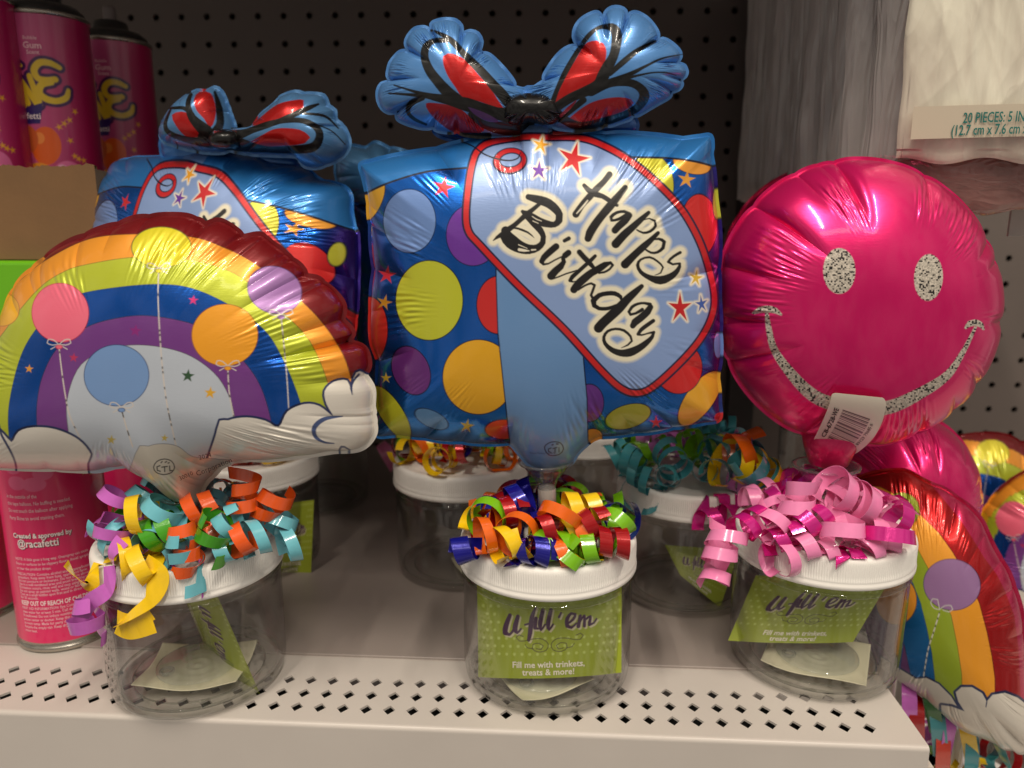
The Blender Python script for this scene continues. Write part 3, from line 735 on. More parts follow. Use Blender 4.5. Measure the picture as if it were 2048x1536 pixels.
oct_ = [(0.0033 * math.cos(math.radians(225 + 45 * k)), 0.0033 * math.sin(math.radians(225 + 45 * k))) for k in range(8)]
pO = onY(722, 30, WALL_Y)
V, Fq = perforated(-0.85, 0.95, -0.35, 0.75, 0.0254, 0.0254, oct_, 0.003, lambda a, b, d: (a, WALL_Y + d, b), (pO[0], pO[2]))
set_props(mesh('back_wall', V, Fq[:, ::-1], WALLM, smooth=False), kind='structure')
V, f = box(-1.0, 1.1, WALL_Y + 0.022, WALL_Y + 0.03, -0.5, 0.9)
set_props(mesh('hole_shade_sheet', V, f, DARK, smooth=False), kind='structure')  # dark sheet added behind the peg holes, its colour is their shade

# shelf with diamond holes ------------------------------------------------------
XR = 0.1775; FY = 0.326; SEAM = 0.384; PX, PZ = 0.01175, 0.01145
shelf = empty('store_shelf', (-0.2, FY, 0), 'light grey enamelled metal shelf with rows of diamond holes along its front edge', 'shelf')
dia = [(-0.0016, -0.00185), (0, -0.0037), (0.0016, -0.00185), (0.0032, 0), (0.0016, 0.00185), (0, 0.0037), (-0.0016, 0.00185), (-0.0032, 0)]
row0 = 0.3389
nL = 46
xo = -0.0567
i1 = int((XR - 0.012 - xo) / PX)
V1, F1 = perforated(xo - nL * PX, xo + i1 * PX, row0, row0 + 2 * PZ, PX, PZ, dia, 0.0012, lambda a, b, d: (a, b, -d), (xo, row0))
xa, xb = V1[:, 0].min(), V1[:, 0].max(); ya, yb = V1[:, 1].min(), V1[:, 1].max()
rr = 0.0022
lip = [(FY + rr - rr * math.cos(t_), -rr + rr * math.sin(t_)) for t_ in np.linspace(math.pi / 2, 0, 7)]
prof = [(ya, 0.0)] + [(FY + rr * (1 - math.sin(t_)), -rr * (1 - math.cos(t_))) for t_ in np.linspace(0, math.pi / 2, 7)] + [(FY, -0.05), (FY + 0.003, -0.0505), (FY + 0.012, -0.0505)]
Vp = np.array([[x, y, z] for (y, z) in prof for x in (xa, XR)])
Fp = gridfaces(len(prof), 2)
Vm, Fm = [], []
def quad(x0, x1, y0, y1, z):
    k = len(Vm); Vm.extend([(x0, y0, z), (x1, y0, z), (x1, y1, z), (x0, y1, z)]); Fm.append((k, k + 1, k + 2, k + 3))
quad(xb, XR, ya, yb, 0); quad(xa, XR, yb, SEAM - 0.0006, 0)
k = len(Vm)
Vm.extend([(xa, SEAM - 0.0006, 0), (XR, SEAM - 0.0006, 0), (XR, SEAM + 0.002, -0.0004), (xa, SEAM + 0.002, -0.0004)]); Fm.append((k, k + 1, k + 2, k + 3))
V, Fq = merge([(V1, F1), (Vp, Fp), (np.array(Vm), np.array(Fm))])
deck = mesh('shelf_front', V, Fq, STEEL, shelf, smooth=False)
V, f = box(-0.62, XR, SEAM + 0.0012, WALL_Y - 0.001, -0.004, 0.0011)
b_ = mesh('shelf_deck', V, f, pmat('rear_panel_shade_enamel', (150, 139, 133), rough=0.40, noise=0.04, nscale=12), shelf, smooth=False); bevel(b_, 0.0005, 3)  # darker panel enamel, lowered further to paint in missing shade
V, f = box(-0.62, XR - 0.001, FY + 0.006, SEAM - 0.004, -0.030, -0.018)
mesh('hole_shade_box', V, f, DARK, shelf, smooth=False)  # dark box added under the diamond holes so they look shaded
V, f = box(XR - 0.0012, XR, FY + 0.004, WALL_Y - 0.002, -0.045, -0.0006)
mesh('shelf_end', V, f, STEEL, shelf, smooth=False)
V, f = box(XR - 0.006, XR + 0.004, FY + 0.002, FY + 0.02, -0.052, -0.012)
mesh('shelf_bracket', V, f, pmat('bracket_white', (200, 192, 182), 0.4), shelf, smooth=False)

up = empty('upper_shelf', (-0.2, FY, 0.488), 'grey metal shelf above the balloons that shades the back of the display', 'shelf')
V, f = box(-1.0, 0.190, FY + 0.01, WALL_Y - 0.001, 0.488, 0.515)
mesh('shelf_deck', V, f, STEEL, up, smooth=False)
low = empty('lower_shelf', (0.5, 0.4, -0.20), 'lower grey metal shelf beyond the right end of the main shelf', 'shelf')
V, f = box(0.19, 1.0, FY - 0.03, WALL_Y - 0.001, -0.225, -0.20)
mesh('shelf_deck', V, f, STEEL, low, smooth=False)
pu = onY(1492, 200, 0.775)[0]; pv = onY(1546, 200, 0.775)[0]
post = empty('upright_post', (pu, 0.77, -0.3), 'dark vertical shelving upright against the perforated back wall', 'post')
V, f = box(pu, pv, 0.768, 0.788, -0.35, 0.9)
o = mesh('post', V, f, POST, post, smooth=False)

# ================================================================== JARS
jr = 0.0445
JP = [(0.0, 0.0022), (0.030, 0.0016), (0.0345, 0.0002), (0.0385, 0.0001), (0.0418, 0.0016), (0.0438, 0.0048), (jr, 0.0095), (0.0447, 0.02), (0.0446, 0.040), (jr, 0.056), (0.0438, 0.0605), (0.0425, 0.0635), (0.0418, 0.066)]
JI = [(0.0408, 0.066), (0.0414, 0.0632), (0.0428, 0.060), (0.0436, 0.055), (0.0437, 0.04), (0.0437, 0.020), (0.0434, 0.011), (0.0424, 0.0068), (0.040, 0.0042), (0.0365, 0.0034), (0.031, 0.0040), (0.0, 0.0046)]
LIDP = [(0.0425, 0.0642), (0.0452, 0.0640), (0.0463, 0.0648), (0.0464, 0.0668), (0.0459, 0.0674), (0.0461, 0.0682), (0.0461, 0.0690), (0.0459, 0.0697), (0.0459, 0.0715), (0.0459, 0.0735), (0.0459, 0.0755), (0.0459, 0.0775), (0.0458, 0.0785), (0.0454, 0.0797), (0.0444, 0.0806), (0.043, 0.0809), (0.041, 0.0802), (0.036, 0.0801), (0.0, 0.0801)]
def lid_r(r, z, th):
    on = ((z > 0.0695) & (z < 0.0780) & (r > 0.0455)).astype(float)
    return r + on * 0.00011 * np.cos(th * 240)
PROTO = {}
def inst(key, name, parent, maker):
    """first use builds the part, later ones share its mesh."""
    if key in PROTO:
        o = bpy.data.objects.new(name, PROTO[key]); SC.collection.objects.link(o); o.parent = parent; return o
    o = maker(); PROTO[key] = o.data; return o
def jar_parts(root, hi=True):
    L = worldloc(root)
    if hi: nn = 720
    def mk_body():
        V, f = lathe(JP + JI, L, 160); o = mesh('jar_body', V, f, JAR_PET, root); return o
    def mk_lid():
        V, f = lathe(LIDP, L, 1920, lid_r); return mesh('lid', V, f, LID, root)
    def mk_bead():
        V, f = lathe([(0.0446, 0.0592), (0.0452, 0.0598), (0.0454, 0.0606), (0.0449, 0.0613), (0.0442, 0.0618)], L, 128)
        return mesh('neck_bead', V, f, BEAD_PET, root)
    def mk_ring():
        V, f = lathe([(0.0405, 0.0046), (0.0412, 0.0056), (0.0405, 0.0064), (0.0397, 0.0056), (0.0405, 0.0046)], L, 128)
        V2, f2 = lathe([(0.0330, 0.0040), (0.0335, 0.0046), (0.0330, 0.0052), (0.0325, 0.0046), (0.0330, 0.0040)], L, 128)
        V, f = merge([(V, f), (V2, f2)]); return mesh('base_ring', V, f, BEAD_PET, root)
    inst('ring', 'base_ring', root, mk_ring)
    b = inst('body', 'jar_body', root, mk_body); l = inst('lid', 'lid', root, mk_lid); n = inst('bead', 'neck_bead', root, mk_bead)
    return b, l
def jar_root(x, y, label, z=0.0, group='clear jars topped with foil balloons'):
    r = empty('balloon_jar', (x, y, z), label, 'balloon jar', group); jar_parts(r); return r
def cup_stick(root, top, lean=(0, 0), r_top=0.0125, hgt=0.028, stick=True):
    """clear funnel cup that grips the balloon neck; top = world point of the cup's rim centre."""
    L = worldloc(root); top = np.array(top)
    c0 = np.array([L[0], L[1], L[2] + 0.0802])
    base = top - (top - c0) / np.linalg.norm(top - c0) * hgt
    def tube_between(a, b, prof, n=48):
        z = (b - a) / np.linalg.norm(b - a); x = np.cross([0, 1, 0], z); x /= np.linalg.norm(x); y = np.cross(z, x)
        return lathe(prof, a, n, axis=np.stack([x, y, z], 1))
    V, f = tube_between(base, top, [(0.0040, -0.006), (0.0046, 0.0), (0.0058, 0.003), (0.0062, 0.0045), (0.0072, 0.0055), (r_top * 0.86, hgt * 0.80), (r_top, hgt), (r_top * 1.12, hgt + 0.0004), (r_top * 1.12, hgt + 0.0016), (r_top * 0.97, hgt + 0.0014), (r_top * 0.82, hgt * 0.80), (0.0064, 0.0065), (0.004, 0.005), (0.0, 0.005)])
    mesh('balloon_cup', V, f, CUP_PET, root)
    if stick:
        Ls = np.linalg.norm(base - c0)
        V, f = tube_between(c0, base, [(0.0, 0.0), (0.0042, 0.0), (0.0042, Ls * 0.55), (0.0047, Ls * 0.56), (0.0047, Ls * 0.95), (0.0042, Ls), (0.0, Ls + 0.001)], 32)
        mesh('balloon_stick', V, f, STICK, root)

# curling ribbon ----------------------------------------------------------------
RIB = {}
def ribmat(c, gl=0.24):
    k = (tuple(c), gl)
    if k not in RIB:
        RIB[k] = pmat('ribbon_%02d' % len(RIB), c, rough=gl, coat=0.55, noise=0.05, nscale=200, bump=0.06, bscale=900)
    return RIB[k]
def curl(root, c, axis, R, turns, pitch, w, col, a0=0.0, taper=0.0, seed=0, gl=0.22, metal=0.0, wob=0.12):
    rng = np.random.RandomState(seed)
    ax = np.array(axis, float); ax /= np.linalg.norm(ax)
    u = np.cross(ax, [0.13, 0.2, 1.0]); u /= np.linalg.norm(u); v = np.cross(ax, u)
    n = max(10, int(turns * 30)); t = np.linspace(0, 1, n + 1); th = a0 + t * turns * 2 * np.pi
    Rr = R * (1 - taper * t) * (1 + wob * np.sin(t * 5 + rng.rand() * 6)); bend = rng.uniform(-1, 1, 2) * R * 0.5
    cen = np.array(c)[None] + ax[None] * ((t - 0.5) * turns * pitch)[:, None] + u[None] * (bend[0] * (t - .5) ** 2 * 2)[:, None] + v[None] * (bend[1] * (t - .5) ** 2 * 2)[:, None]
    rad = np.cos(th)[:, None] * u + np.sin(th)[:, None] * v
    P = cen + rad * Rr[:, None]
    wd = ax[None] + 0.25 * np.sin(t * 4 + rng.rand() * 6)[:, None] * rad; wd /= np.linalg.norm(wd, axis=1)[:, None]
    return strip(root, P, wd, rad, w, col, gl, metal)
def strip(root, P, wd, nr, w, col, gl=0.22, metal=0.0, name='ribbon_curl'):
    n = len(P); th = 0.00010
    cs = [(-0.5, 1), (0.5, 1), (0.5, -1), (-0.5, -1), (0.5, 1), (0.5, -1), (-0.5, -1), (-0.5, 1)]
    V = np.stack([P + wd * (a * w) + nr * (b * th) for a, b in cs], 1).reshape(-1, 3)
    L = worldloc(root); d = V[:, :2] - L[:2]; rr_ = np.hypot(d[:, 0], d[:, 1]) + 1e-9; zz = V[:, 2] - L[2]
    m = (rr_ < 0.0475) & (zz < 0.0812)                    # ribbon rests on the lid or hangs outside it
    up_ = m & ((zz > 0.0700) | (rr_ < 0.040)); out_ = m & ~up_
    V[up_, 2] = L[2] + 0.0812 + (0.0812 - zz[up_]) * 0.12
    V[out_, :2] = L[:2] + d[out_] / rr_[out_][:, None] * 0.0478
    i_ = np.arange(n - 1)[:, None] * 8; f2 = np.concatenate([np.concatenate([i_ + a, i_ + a + 1, i_ + a + 9, i_ + a + 8], 1) for a in (0, 2, 4, 6)])
    m = ribmat(col, gl)
    if metal: m.node_tree.nodes['Principled BSDF'].inputs['Metallic'].default_value = metal
    return mesh(name, V, f2, m, root)
def tail(root, pts, w, col, up=(0, -1, 0.2), gl=0.22):
    """a loose length of ribbon through world points; rows x, y, z, twist(deg)."""
    Q = smooth_line(np.array([[p[0] * 1e3, p[2] * 1e3, p[1] * 1e3, p[3]] for p in pts], float), 0.6)
    P = Q[:, [0, 2, 1]] / 1e3; tw = np.radians(Q[:, 3])
    T = np.gradient(P, axis=0); T /= np.linalg.norm(T, axis=1)[:, None] + 1e-12
    U = np.array(up, float)[None] - (T @ np.array(up, float))[:, None] * T; U /= np.linalg.norm(U, axis=1)[:, None] + 1e-9
    S_ = np.cross(T, U)
    nr = U * np.cos(tw)[:, None] + S_ * np.sin(tw)[:, None]; wd = np.cross(T, nr)
    return strip(root, P, wd, nr, w, col, gl)
def ribbons(root, cols, n, seed, top=0.106, rad=0.034, gl=0.22, w=0.0062, R=(0.0064, 0.0115), drop=0.0):
    rng = np.random.RandomState(seed); L = worldloc(root)
    for k in range(n):
        a = k * 2.39996 + rng.uniform(-.3, .3); q = rad * math.sqrt((k + 2.5) / (n + 2))
        hh = (top - 0.088) * (1 - (q / rad) ** 2) * rng.uniform(0.4, 1)
        c = L + np.array([q * math.cos(a), q * math.sin(a), 0.0875 + hh - drop * (q / rad) ** 3])
        el = rng.uniform(-0.5, 0.5); az = a + rng.uniform(-1.4, 1.4)
        curl(root, c, (math.cos(az), math.sin(az), el), rng.uniform(*R), rng.uniform(0.9, 2.2), w * rng.uniform(1.0, 1.8), w * rng.uniform(0.8, 1.0), cols[k % len(cols)], rng.uniform(0, 6), 0.15 * rng.rand(), seed * 100 + k, gl)

# positions of the three jars in the front row
XL, YL = -0.188, 0.364; XC, YC = -0.002, 0.379; XS, YS = 0.146, 0.399
jl = jar_root(XL, YL, 'clear jar holding the large rainbow balloon with white clouds, front left')
jc = jar_root(XC, YC, 'clear jar holding the Happy Birthday gift box balloon, middle of the front row')
js = jar_root(XS, YS, 'clear jar holding the bright pink smiling face balloon with glitter eyes')

# ------------------------------------------------------------------ centre: gift balloon
YG = 0.378
g, gV, guv = foil_shape('foil_balloon', GIFT_OUT, YG, 0.030, paint_gift, jc, N=620, center=(1085, 585), ncrease=7, cwid=0.009, cpx=[(744,540,1,.3),(871,297,.9,.28),(1045,269,1,.3),(1097,270,1,.3),(1216,267,.9,.28),(1368,276,.8,.2),(1440,540,1,.34),(1442,667,.8,.2),(1439,752,.9,.25),(1349,857,.9,.3),(1200,874,1,.3),(1020,890,1,.3),(923,886,.8,.25),(848,878,.8,.25),(756,720,.9,.3),(740,445,.9,.2)], crease=0.34, notch=0.010,
           ripple=0.00032, seed=5, prof=(3.0, 0.62), ripwin=(0.74, 0.10), crease_len=0.24, smooth_outline=0.03)
bl, _, _ = foil_shape('bow_loop', BOWL_OUT, YG - 0.004, 0.016, paint_bow, g, N=300, center=(925, 175), ncrease=2, crease=0.62, notch=0.085, ripple=0.0006, seed=8, cwid=0.009, fin=0.0012, cpx=[tuple(q) for q in zL([(1151,480,5.485,3.3),(950,288,5.485,3),(618,240,5.485,3),(335,480,5.485,3),(140,835,5.485,3),(215,1190,5.485,3),(620,1365,5.485,2.2),(1570,900,5.485,2.2),(900,1405,5.485,2.2)])],
           prof=(2.2, 0.6), crease_len=0.5, smooth_outline=0.012)
br, _, _ = foil_shape('bow_loop', BOWR_OUT, YG - 0.004, 0.016, paint_bow, g, N=300, center=(1215, 155), ncrease=2, crease=0.62, notch=0.085, ripple=0.0006, seed=12, cwid=0.009, fin=0.0012, cpx=[tuple(q) for q in zR([(550,480,5.297,3),(832,178,5.297,3),(1072,185,5.297,3),(1400,435,5.297,3),(1650,660,5.297,2.6),(1690,870,5.297,2),(1160,1245,5.297,3),(850,1345,5.297,2),(170,860,5.297,2)])],
           prof=(2.2, 0.6), crease_len=0.5, smooth_outline=0.012)
def paint_black(u, v, side='front'):
    p = Paint(u, v, (15, 15, 16), 0.35); return p.c, p.m
foil_shape('bow_knot', [(1004,200),(1030,190),(1060,186),(1092,190),(1120,202),(1124,228),(1112,246),(1085,250),(1060,244),(1035,252),(1012,248),(1000,226)], YG - 0.010, 0.010, paint_black, g, N=120,
           ncrease=9, crease=0.7, notch=0.03, ripple=0.001, seed=3, crease_len=0.8, fin=0)
foil_shape('bow_backing', [(870,262),(905,225),(1000,235),(1100,235),(1210,225),(1262,232),(1268,262),(1200,280),(1060,282),(930,282)], YG + 0.012, 0.008,
           lambda u, v, s='f': (np.tile(lin((30, 92, 168)), (len(u), 1)), np.full(len(u), 0.5)), g, N=60, ncrease=7, crease=0.4, seed=4)
ct = onY(1092, 925, YG)
cup_stick(jc, ct, r_top=0.0128, hgt=0.013)

# ------------------------------------------------------------------ left: rainbow balloon
YRn = 0.352
r_, rV, ruv = foil_shape('foil_balloon', RAIN_OUT, YRn, 0.034, paint_rainbow, jl, N=600, center=(318, 745), ncrease=12, crease=0.17, notch=0.014, cwid=0.0070, cpx=[(172,472,.9,.3),(240,448,.8,.2),(412,446,1,.32),(487,468,.8,.2),(530,474,.9,.25),(575,508,.7,.2),(612,552,1,.34),(650,568,.8,.22),(688,638,1,.34),(699,682,1,.4),(732,750,1,.3),(749,832,.9,.3),(90,515,.9,.3),(30,580,.9,.3),(600,917,.6,.3),(448,938,.9,.4),(272,932,.9,.35),(420,965,.7,.3),(318,965,.7,.3),(500,918,.6,.3),(180,939,.6,.3)],
           ripple=0.00042, seed=21, prof=(2.6, 0.62), ripwin=(0.76, 0.12), crease_len=0.26, smooth_outline=0.02, fin=0.002)
ct = onY(368, 978, YRn + 0.004)
cup_stick(jl, ct, r_top=0.0125, hgt=0.013)

# (lettering printed on the neck follows further down, once its helper exists)
# ------------------------------------------------------------------ right: smiley balloon
YSm = 0.402
s_, sV, suv = foil_shape('foil_balloon', circle(1716, 605, 284, 286, 48) [:12] + [tuple(q) for q in circle(1716, 605, 284, 286, 48)[12:]], YSm, 0.040, paint_smile, js, N=520, center=(1716, 605),
           ncrease=4, crease=0.33, notch=0.018, ripple=0.0005, seed=33, cwid=0.010, cpx=[(1508,410,1,.55),(1590,345,.7,.3),(1665,322,1,.5),(1849,352,.9,.35),(1968,480,.9,.3),(1998,640,1,.28),(1436,530,.9,.4),(1440,640,1,.3),(1450,720,.9,.45),(1600,865,.8,.4),(1900,820,.8,.25),(1830,865,.8,.25),(1950,770,.8,.25)], prof=(2.3, 0.60), ripwin=(0.78, 0.13), crease_len=0.36)
ct = onY(1652, 935, YSm - 0.002)
cup_stick(js, ct, r_top=0.0155, hgt=0.017)
V, f = lathe([(0.0, 0.0), (0.010, 0.004), (0.013, 0.012), (0.015, 0.020), (0.010, 0.028), (0.0, 0.03)], onY(1655, 940, YSm), 48)
mesh('balloon_neck', V, f, pmat('pink_foil_plain', (214, 30, 96), 0.3, 0.5, 0.4), s_)
# barcode sticker that follows the foil
def surface_fit(Vf, uv, x0, x1, y0, y1):
    u, v = uv; m = (u > x0) & (u < x1) & (v > y0) & (v < y1)
    m &= Vf[:, 1] < np.percentile(Vf[m, 1], 60) + 0.02
    X = (u[m] - x0) / (x1 - x0); Yv = (v[m] - y0) / (y1 - y0)
    A = np.stack([np.ones_like(X), X, Yv, X * X, X * Yv, Yv * Yv], 1)
    co = np.linalg.lstsq(A, Vf[m, 1], rcond=None)[0]; res = np.abs(A @ co - Vf[m, 1]); off = np.percentile(res, 97)
    def fn(px, py, lift=0.0004):
        X = (px - x0) / (x1 - x0); Yq = (py - y0) / (y1 - y0)
        return onY(px, py, co[0] + co[1] * X + co[2] * Yq + co[3] * X * X + co[4] * X * Yq + co[5] * Yq * Yq - off - lift)
    return fn
sfit = surface_fit(sV, suv, 1600, 1790, 770, 890)
def st_pt(a, b):                     # a across 0..1, b down 0..1 on the sticker
    TL, TR = np.array([1664, 785]), np.array([1773, 796]); BL_, BR_ = np.array([1622, 889]), np.array([1694, 917])
    ML, MR = np.array([1652, 826]), np.array([1764, 838])
    l = (1 - b) ** 2 * TL + 2 * b * (1 - b) * (2 * ML - 0.5 * TL - 0.5 * BL_) + b * b * BL_
    r2 = np.array([1752, 868])
    r = (1 - b) ** 2 * TR + 2 * b * (1 - b) * (2 * r2 - 0.5 * TR - 0.5 * BR_) + b * b * BR_
    return l * (1 - a) + r * a
na, nb = 90, 120
A_, B_ = np.meshgrid(np.linspace(0, 1, na), np.linspace(0, 1, nb))
rad_ = 0.09
def round_corner(a, b):
    a2, b2 = a.copy(), b.copy()
    for cx in (0, 1):
        for cy in (0, 1):
            ix, iy = (rad_ if cx == 0 else 1 - rad_), (rad_ if cy == 0 else 1 - rad_)
            m = ((a - ix) * (1 if cx else -1) > 0) & ((b - iy) * (1 if cy else -1) > 0)
            dx, dy = np.abs(a - ix) / rad_, np.abs(b - iy) / rad_; q = np.maximum(dx, dy); rr_ = np.hypot(dx, dy) + 1e-9
            k = np.where(m, q / rr_, 1)
            a2 = np.where(m, ix + (a - ix) * k, a2); b2 = np.where(m, iy + (b - iy) * k, b2)
    return a2, b2
A2, B2 = round_corner(A_.ravel(), B_.ravel())
Pp = np.array([st_pt(a, b) for a, b in zip(A2, B2)])
V = sfit(Pp[:, 0], Pp[:, 1])
p = Paint(A2 * 100, B2 * 140, (226, 216, 200), 0.0); p.aa = 0.4
rngb = np.random.RandomState(7); x = 46.0
while x < 124:
    wbar = rngb.choice([0.9, 1.4, 2.0, 2.8]); p.poly([(26, x), (78, x), (78, x + wbar), (26, x + wbar)], (30, 26, 26)); x += wbar + rngb.choice([1.0, 1.4, 2.2])
tagm = attr_mat('sticker_paper', 0.35, 0.3)
stk = mesh('price_sticker', V, gridfaces(nb, na)[:, ::-1], tagm, s_, attrs={'Col': p.c})
def label_on(body, size, fn, mat, parent, name='lettering', **k):
    Vt, Ft = text_geo(body, size, **k)
    return mesh(name, fn(Vt[:, 0], Vt[:, 1]), Ft, mat, parent, smooth=False)
INKM = pmat('black_ink', (24, 22, 24), 0.45); WHT = pmat('white_ink', (244, 236, 220), 0.5)
def st_text(x, y):      # reads upwards along the left side of the bars
    q = np.array([st_pt(0.16 + (-yy) / 100, 0.60 - xx / 140) for xx, yy in zip(x, y)])
    return sfit(q[:, 0], q[:, 1], 0.0009)
label_on('CB-6728-WE', 13, st_text, INKM, stk, bold=0.2, squeeze=1.0)
def st_text2(x, y):
    q = np.array([st_pt(0.85 + (-yy) / 100, 0.60 - xx / 140) for xx, yy in zip(x, y)])
    return sfit(q[:, 0], q[:, 1], 0.0009)
label_on('8 83123 79685 8', 8.5, st_text2, INKM, stk)

rfit = surface_fit(rV, ruv, 290, 500, 860, 985)
def neck_text(cx, cy, rot, k):
    a = math.radians(rot)
    return lambda x, y: rfit(cx + (x * math.cos(a) + y * math.sin(a)) * k, cy + (x * math.sin(a) - y * math.cos(a)) * k, 0.0008)
for s_t, cx, cy, rot, sz in (('Corporation', 428, 934, -22, 15), ('2024', 410, 913, -14, 13), ('30010', 372, 952, -24, 12)):
    label_on(s_t, sz, neck_text(cx, cy, rot, 1.0), INKM, r_)
# ================================================================== INSERT CARDS AND PADS INSIDE THE JARS
GREEN = (158, 171, 44)
def paint_card(x, y):                 # x 0..288, y 0..180 card units (photo px of the middle card)
    p = Paint(x, y, GREEN); p.aa = 0.7
    for j in range(0, 9):
        for i in range(0, 20):
            cx, cy = 12 + i * 15.5 + (j % 2) * 7.7, 8 + j * 15.5
            if abs(cx - 144) < 100 and 18 < cy < 122 and not (cy > 96): continue
            p.ell(cx, cy, 3.0, 3.0, 0, (190, 204, 104))
    T = [[(66,32,6),(58,52,8),(56,66,8),(64,70,4),(74,58,4),(82,34,5)], [(82,34,6),(76,56,8),(80,66,4),(88,58,3)],
         [(118,16,3),(110,36,7),(106,66,7),(103,80,5)], [(96,50,3),(118,44,3)], [(118,38,6),(116,56,6),(122,58,3)], [(132,22,6),(126,48,7),(128,60,4),(136,50,3)], [(148,22,6),(142,48,7),(144,60,4),(152,50,3)],
         [(168,28,3),(164,36,4)], [(180,50,3),(192,42,4),(196,32,4),(188,30,4),(180,40,6),(180,54,6),(188,58,4),(198,50,3)], [(206,36,5),(202,56,6)], [(206,46,3),(214,36,4),(214,56,5)], [(216,44,3),(226,38,4),(224,54,5),(232,52,3),(238,44,3)]]
    T = [[(a, b + 24, w) for a, b, w in q] for q in T]
    for q in T: p.stroke([(a + 3, b + 3, w * 1.3) for a, b, w in q], (214, 204, 170))
    for q in T: p.stroke([(a, b, w * 1.3) for a, b, w in q], (72, 28, 74))
    S_ = [(a, 97 + (b - 84) * 0.85) for a, b in [(92,84),(84,80),(78,86),(84,94),(96,94),(110,90),(130,90),(142,102),(138,116),(122,120),(110,112),(112,102),(124,100),(132,106),(128,114),(118,112)]]
    for sg in (1, -1):
        q = [((a if sg == 1 else 290 - a), b) for a, b in S_]
        p.stroke(q, (70, 54, 40), w=1.5)
        p.stroke([((a if sg == 1 else 290 - a), b) for a, b in ((96,113),(100,119),(112,121))], (70,54,40), w=1.4)
    return p.c
CARD = None
CARD_M = attr_mat('card_print', 0.5)
def card(label, fn, z_first=True, bend=0.0):
    """fn maps card units (x 0..288, y 0..180 down) to world."""
    nx, ny = 290, 182
    X, Yy = np.meshgrid(np.linspace(0, 288, nx), np.linspace(0, 180, ny)); X, Yy = X.ravel(), Yy.ravel()
    V = fn(X, Yy, 0.0)
    o = mesh('insert_card', V, gridfaces(ny, nx)[:, ::-1], CARD_M, None, attrs={'Col': paint_card(X, Yy)})
    set_props(o, label, 'card', 'green cards inside the jars')
    for s, sz, yy in (('Fill me with trinkets,', 17.5, 153), ('treats & more!', 17.5, 168)):
        Vt, Ft = text_geo(s, sz, bold=0.35, squeeze=1.0)
        mesh('lettering', fn(Vt[:, 0] + 142, -Vt[:, 1] + yy, 0.00025), Ft, WHT, o, smooth=False)
    return o
def quadfn(TLp, TRp, BRp, BLp, Yt, Yb, curve=0.0):
    """card corners in photo px, at depth Yt (top) and Yb (bottom)."""
    P = [onY(*TLp, Yt), onY(*TRp, Yt), onY(*BRp, Yb), onY(*BLp, Yb)]
    def fn(x, y, lift=0.0):
        a, b = (np.asarray(x) / 288)[:, None], (np.asarray(y) / 180)[:, None]
        V = (P[0] * (1 - a) + P[1] * a) * (1 - b) + (P[3] * (1 - a) + P[2] * a) * b
        V[:, 1] += -curve * (1 - (2 * a[:, 0] - 1) ** 2) - lift
        return V
    return fn
card('green card with purple u fill em title, upright in the middle jar', quadfn((954, 1170), (1243, 1164), (1243, 1345), (957, 1354), 0.355, 0.352, 0.003))
card('green card leaning back in the pink smiley jar, title faint', quadfn((1512, 1150), (1782, 1156), (1706, 1284), (1456, 1281), 0.404, 0.388, 0.002))
# left jar: card seen almost edge-on, one corner curled
def leftcard(x, y, lift=0.0):
    a, b = np.asarray(x) / 288, np.asarray(y) / 180
    Pn = onY(434, 1190, 0.356); Pb = onY(520, 1388, 0.350)
    Qn = onY(360, 1175, 0.394); Qb = onY(414, 1302, 0.386)
    V = ((Pn * (1 - a)[:, None] + Pb * a[:, None]) * (1 - b)[:, None] + (Qn * (1 - a)[:, None] + Qb * a[:, None]) * b[:, None])
    V[:, 0] -= 0.005 * np.sin(b * np.pi) * (0.4 + 0.6 * a) + lift
    return V
card('green card standing edge-on inside the rainbow balloon jar', leftcard)

PADM = pmat('pad_paper', (226, 220, 190), rough=0.5, noise=0.03, nscale=60)
def pad(center, rot, sx, sy, label, seed, tilt=0.0):
    rng = np.random.RandomState(seed); n = 60
    A, B = np.meshgrid(np.linspace(-1, 1, n), np.linspace(-1, 1, n)); A, B = A.ravel(), B.ravel()
    z = 0.0012 * (np.sin(A * 3 + rng.rand() * 6) * np.cos(B * 2.5 + rng.rand() * 6)) + 0.0022 * (A * A * B * B) + 0.0014
    r = np.hypot(A, B)
    z += 0.0005 * np.cos(r * 26) * np.exp(-(r / 0.35) ** 2)
    x, y = A * sx, B * sy; c, s = math.cos(rot), math.sin(rot)
    V = np.stack([center[0] + x * c - y * s, center[1] + x * s + y * c, center[2] + z + 0.0055 + tilt * B * sy], -1)
    o = mesh('paper_pad', V, gridfaces(n, n), PADM, None)
    set_props(o, label, 'paper pad', 'paper pads lying in the jars')
    m_ = o.modifiers.new('thick', 'SOLIDIFY'); m_.thickness = 0.0004
    th = np.linspace(0, 2 * np.pi, 72, endpoint=False)
    R0 = min(sx, sy) * 0.98
    V, f = lathe([(R0, 0.0012), (R0 * 0.99, 0.002), (R0 * 0.9, 0.0024), (R0 * 0.4, 0.0042), (R0 * 0.34, 0.0049), (R0 * 0.25, 0.0044), (R0 * 0.15, 0.0049), (0.0, 0.0046)], (center[0], center[1], center[2] + 0.0072), 96)
    mesh('plastic_disc', V, f, CUP_PET, o)
    # hanging eyelet of the disc
    e = np.array([center[0] - 0.75 * R0 * math.cos(rot + 0.6), center[1] - 0.75 * R0 * math.sin(rot + 0.6), center[2] + 0.0085])
    V, f = lathe([(0.0036, 0), (0.0038, 0.0016), (0.0028, 0.0020), (0.0026, 0.0)], e, 24)
    mesh('disc_tab', V, f, CUP_PET, o)
pc = onZ(1075, 1390, 0.006)
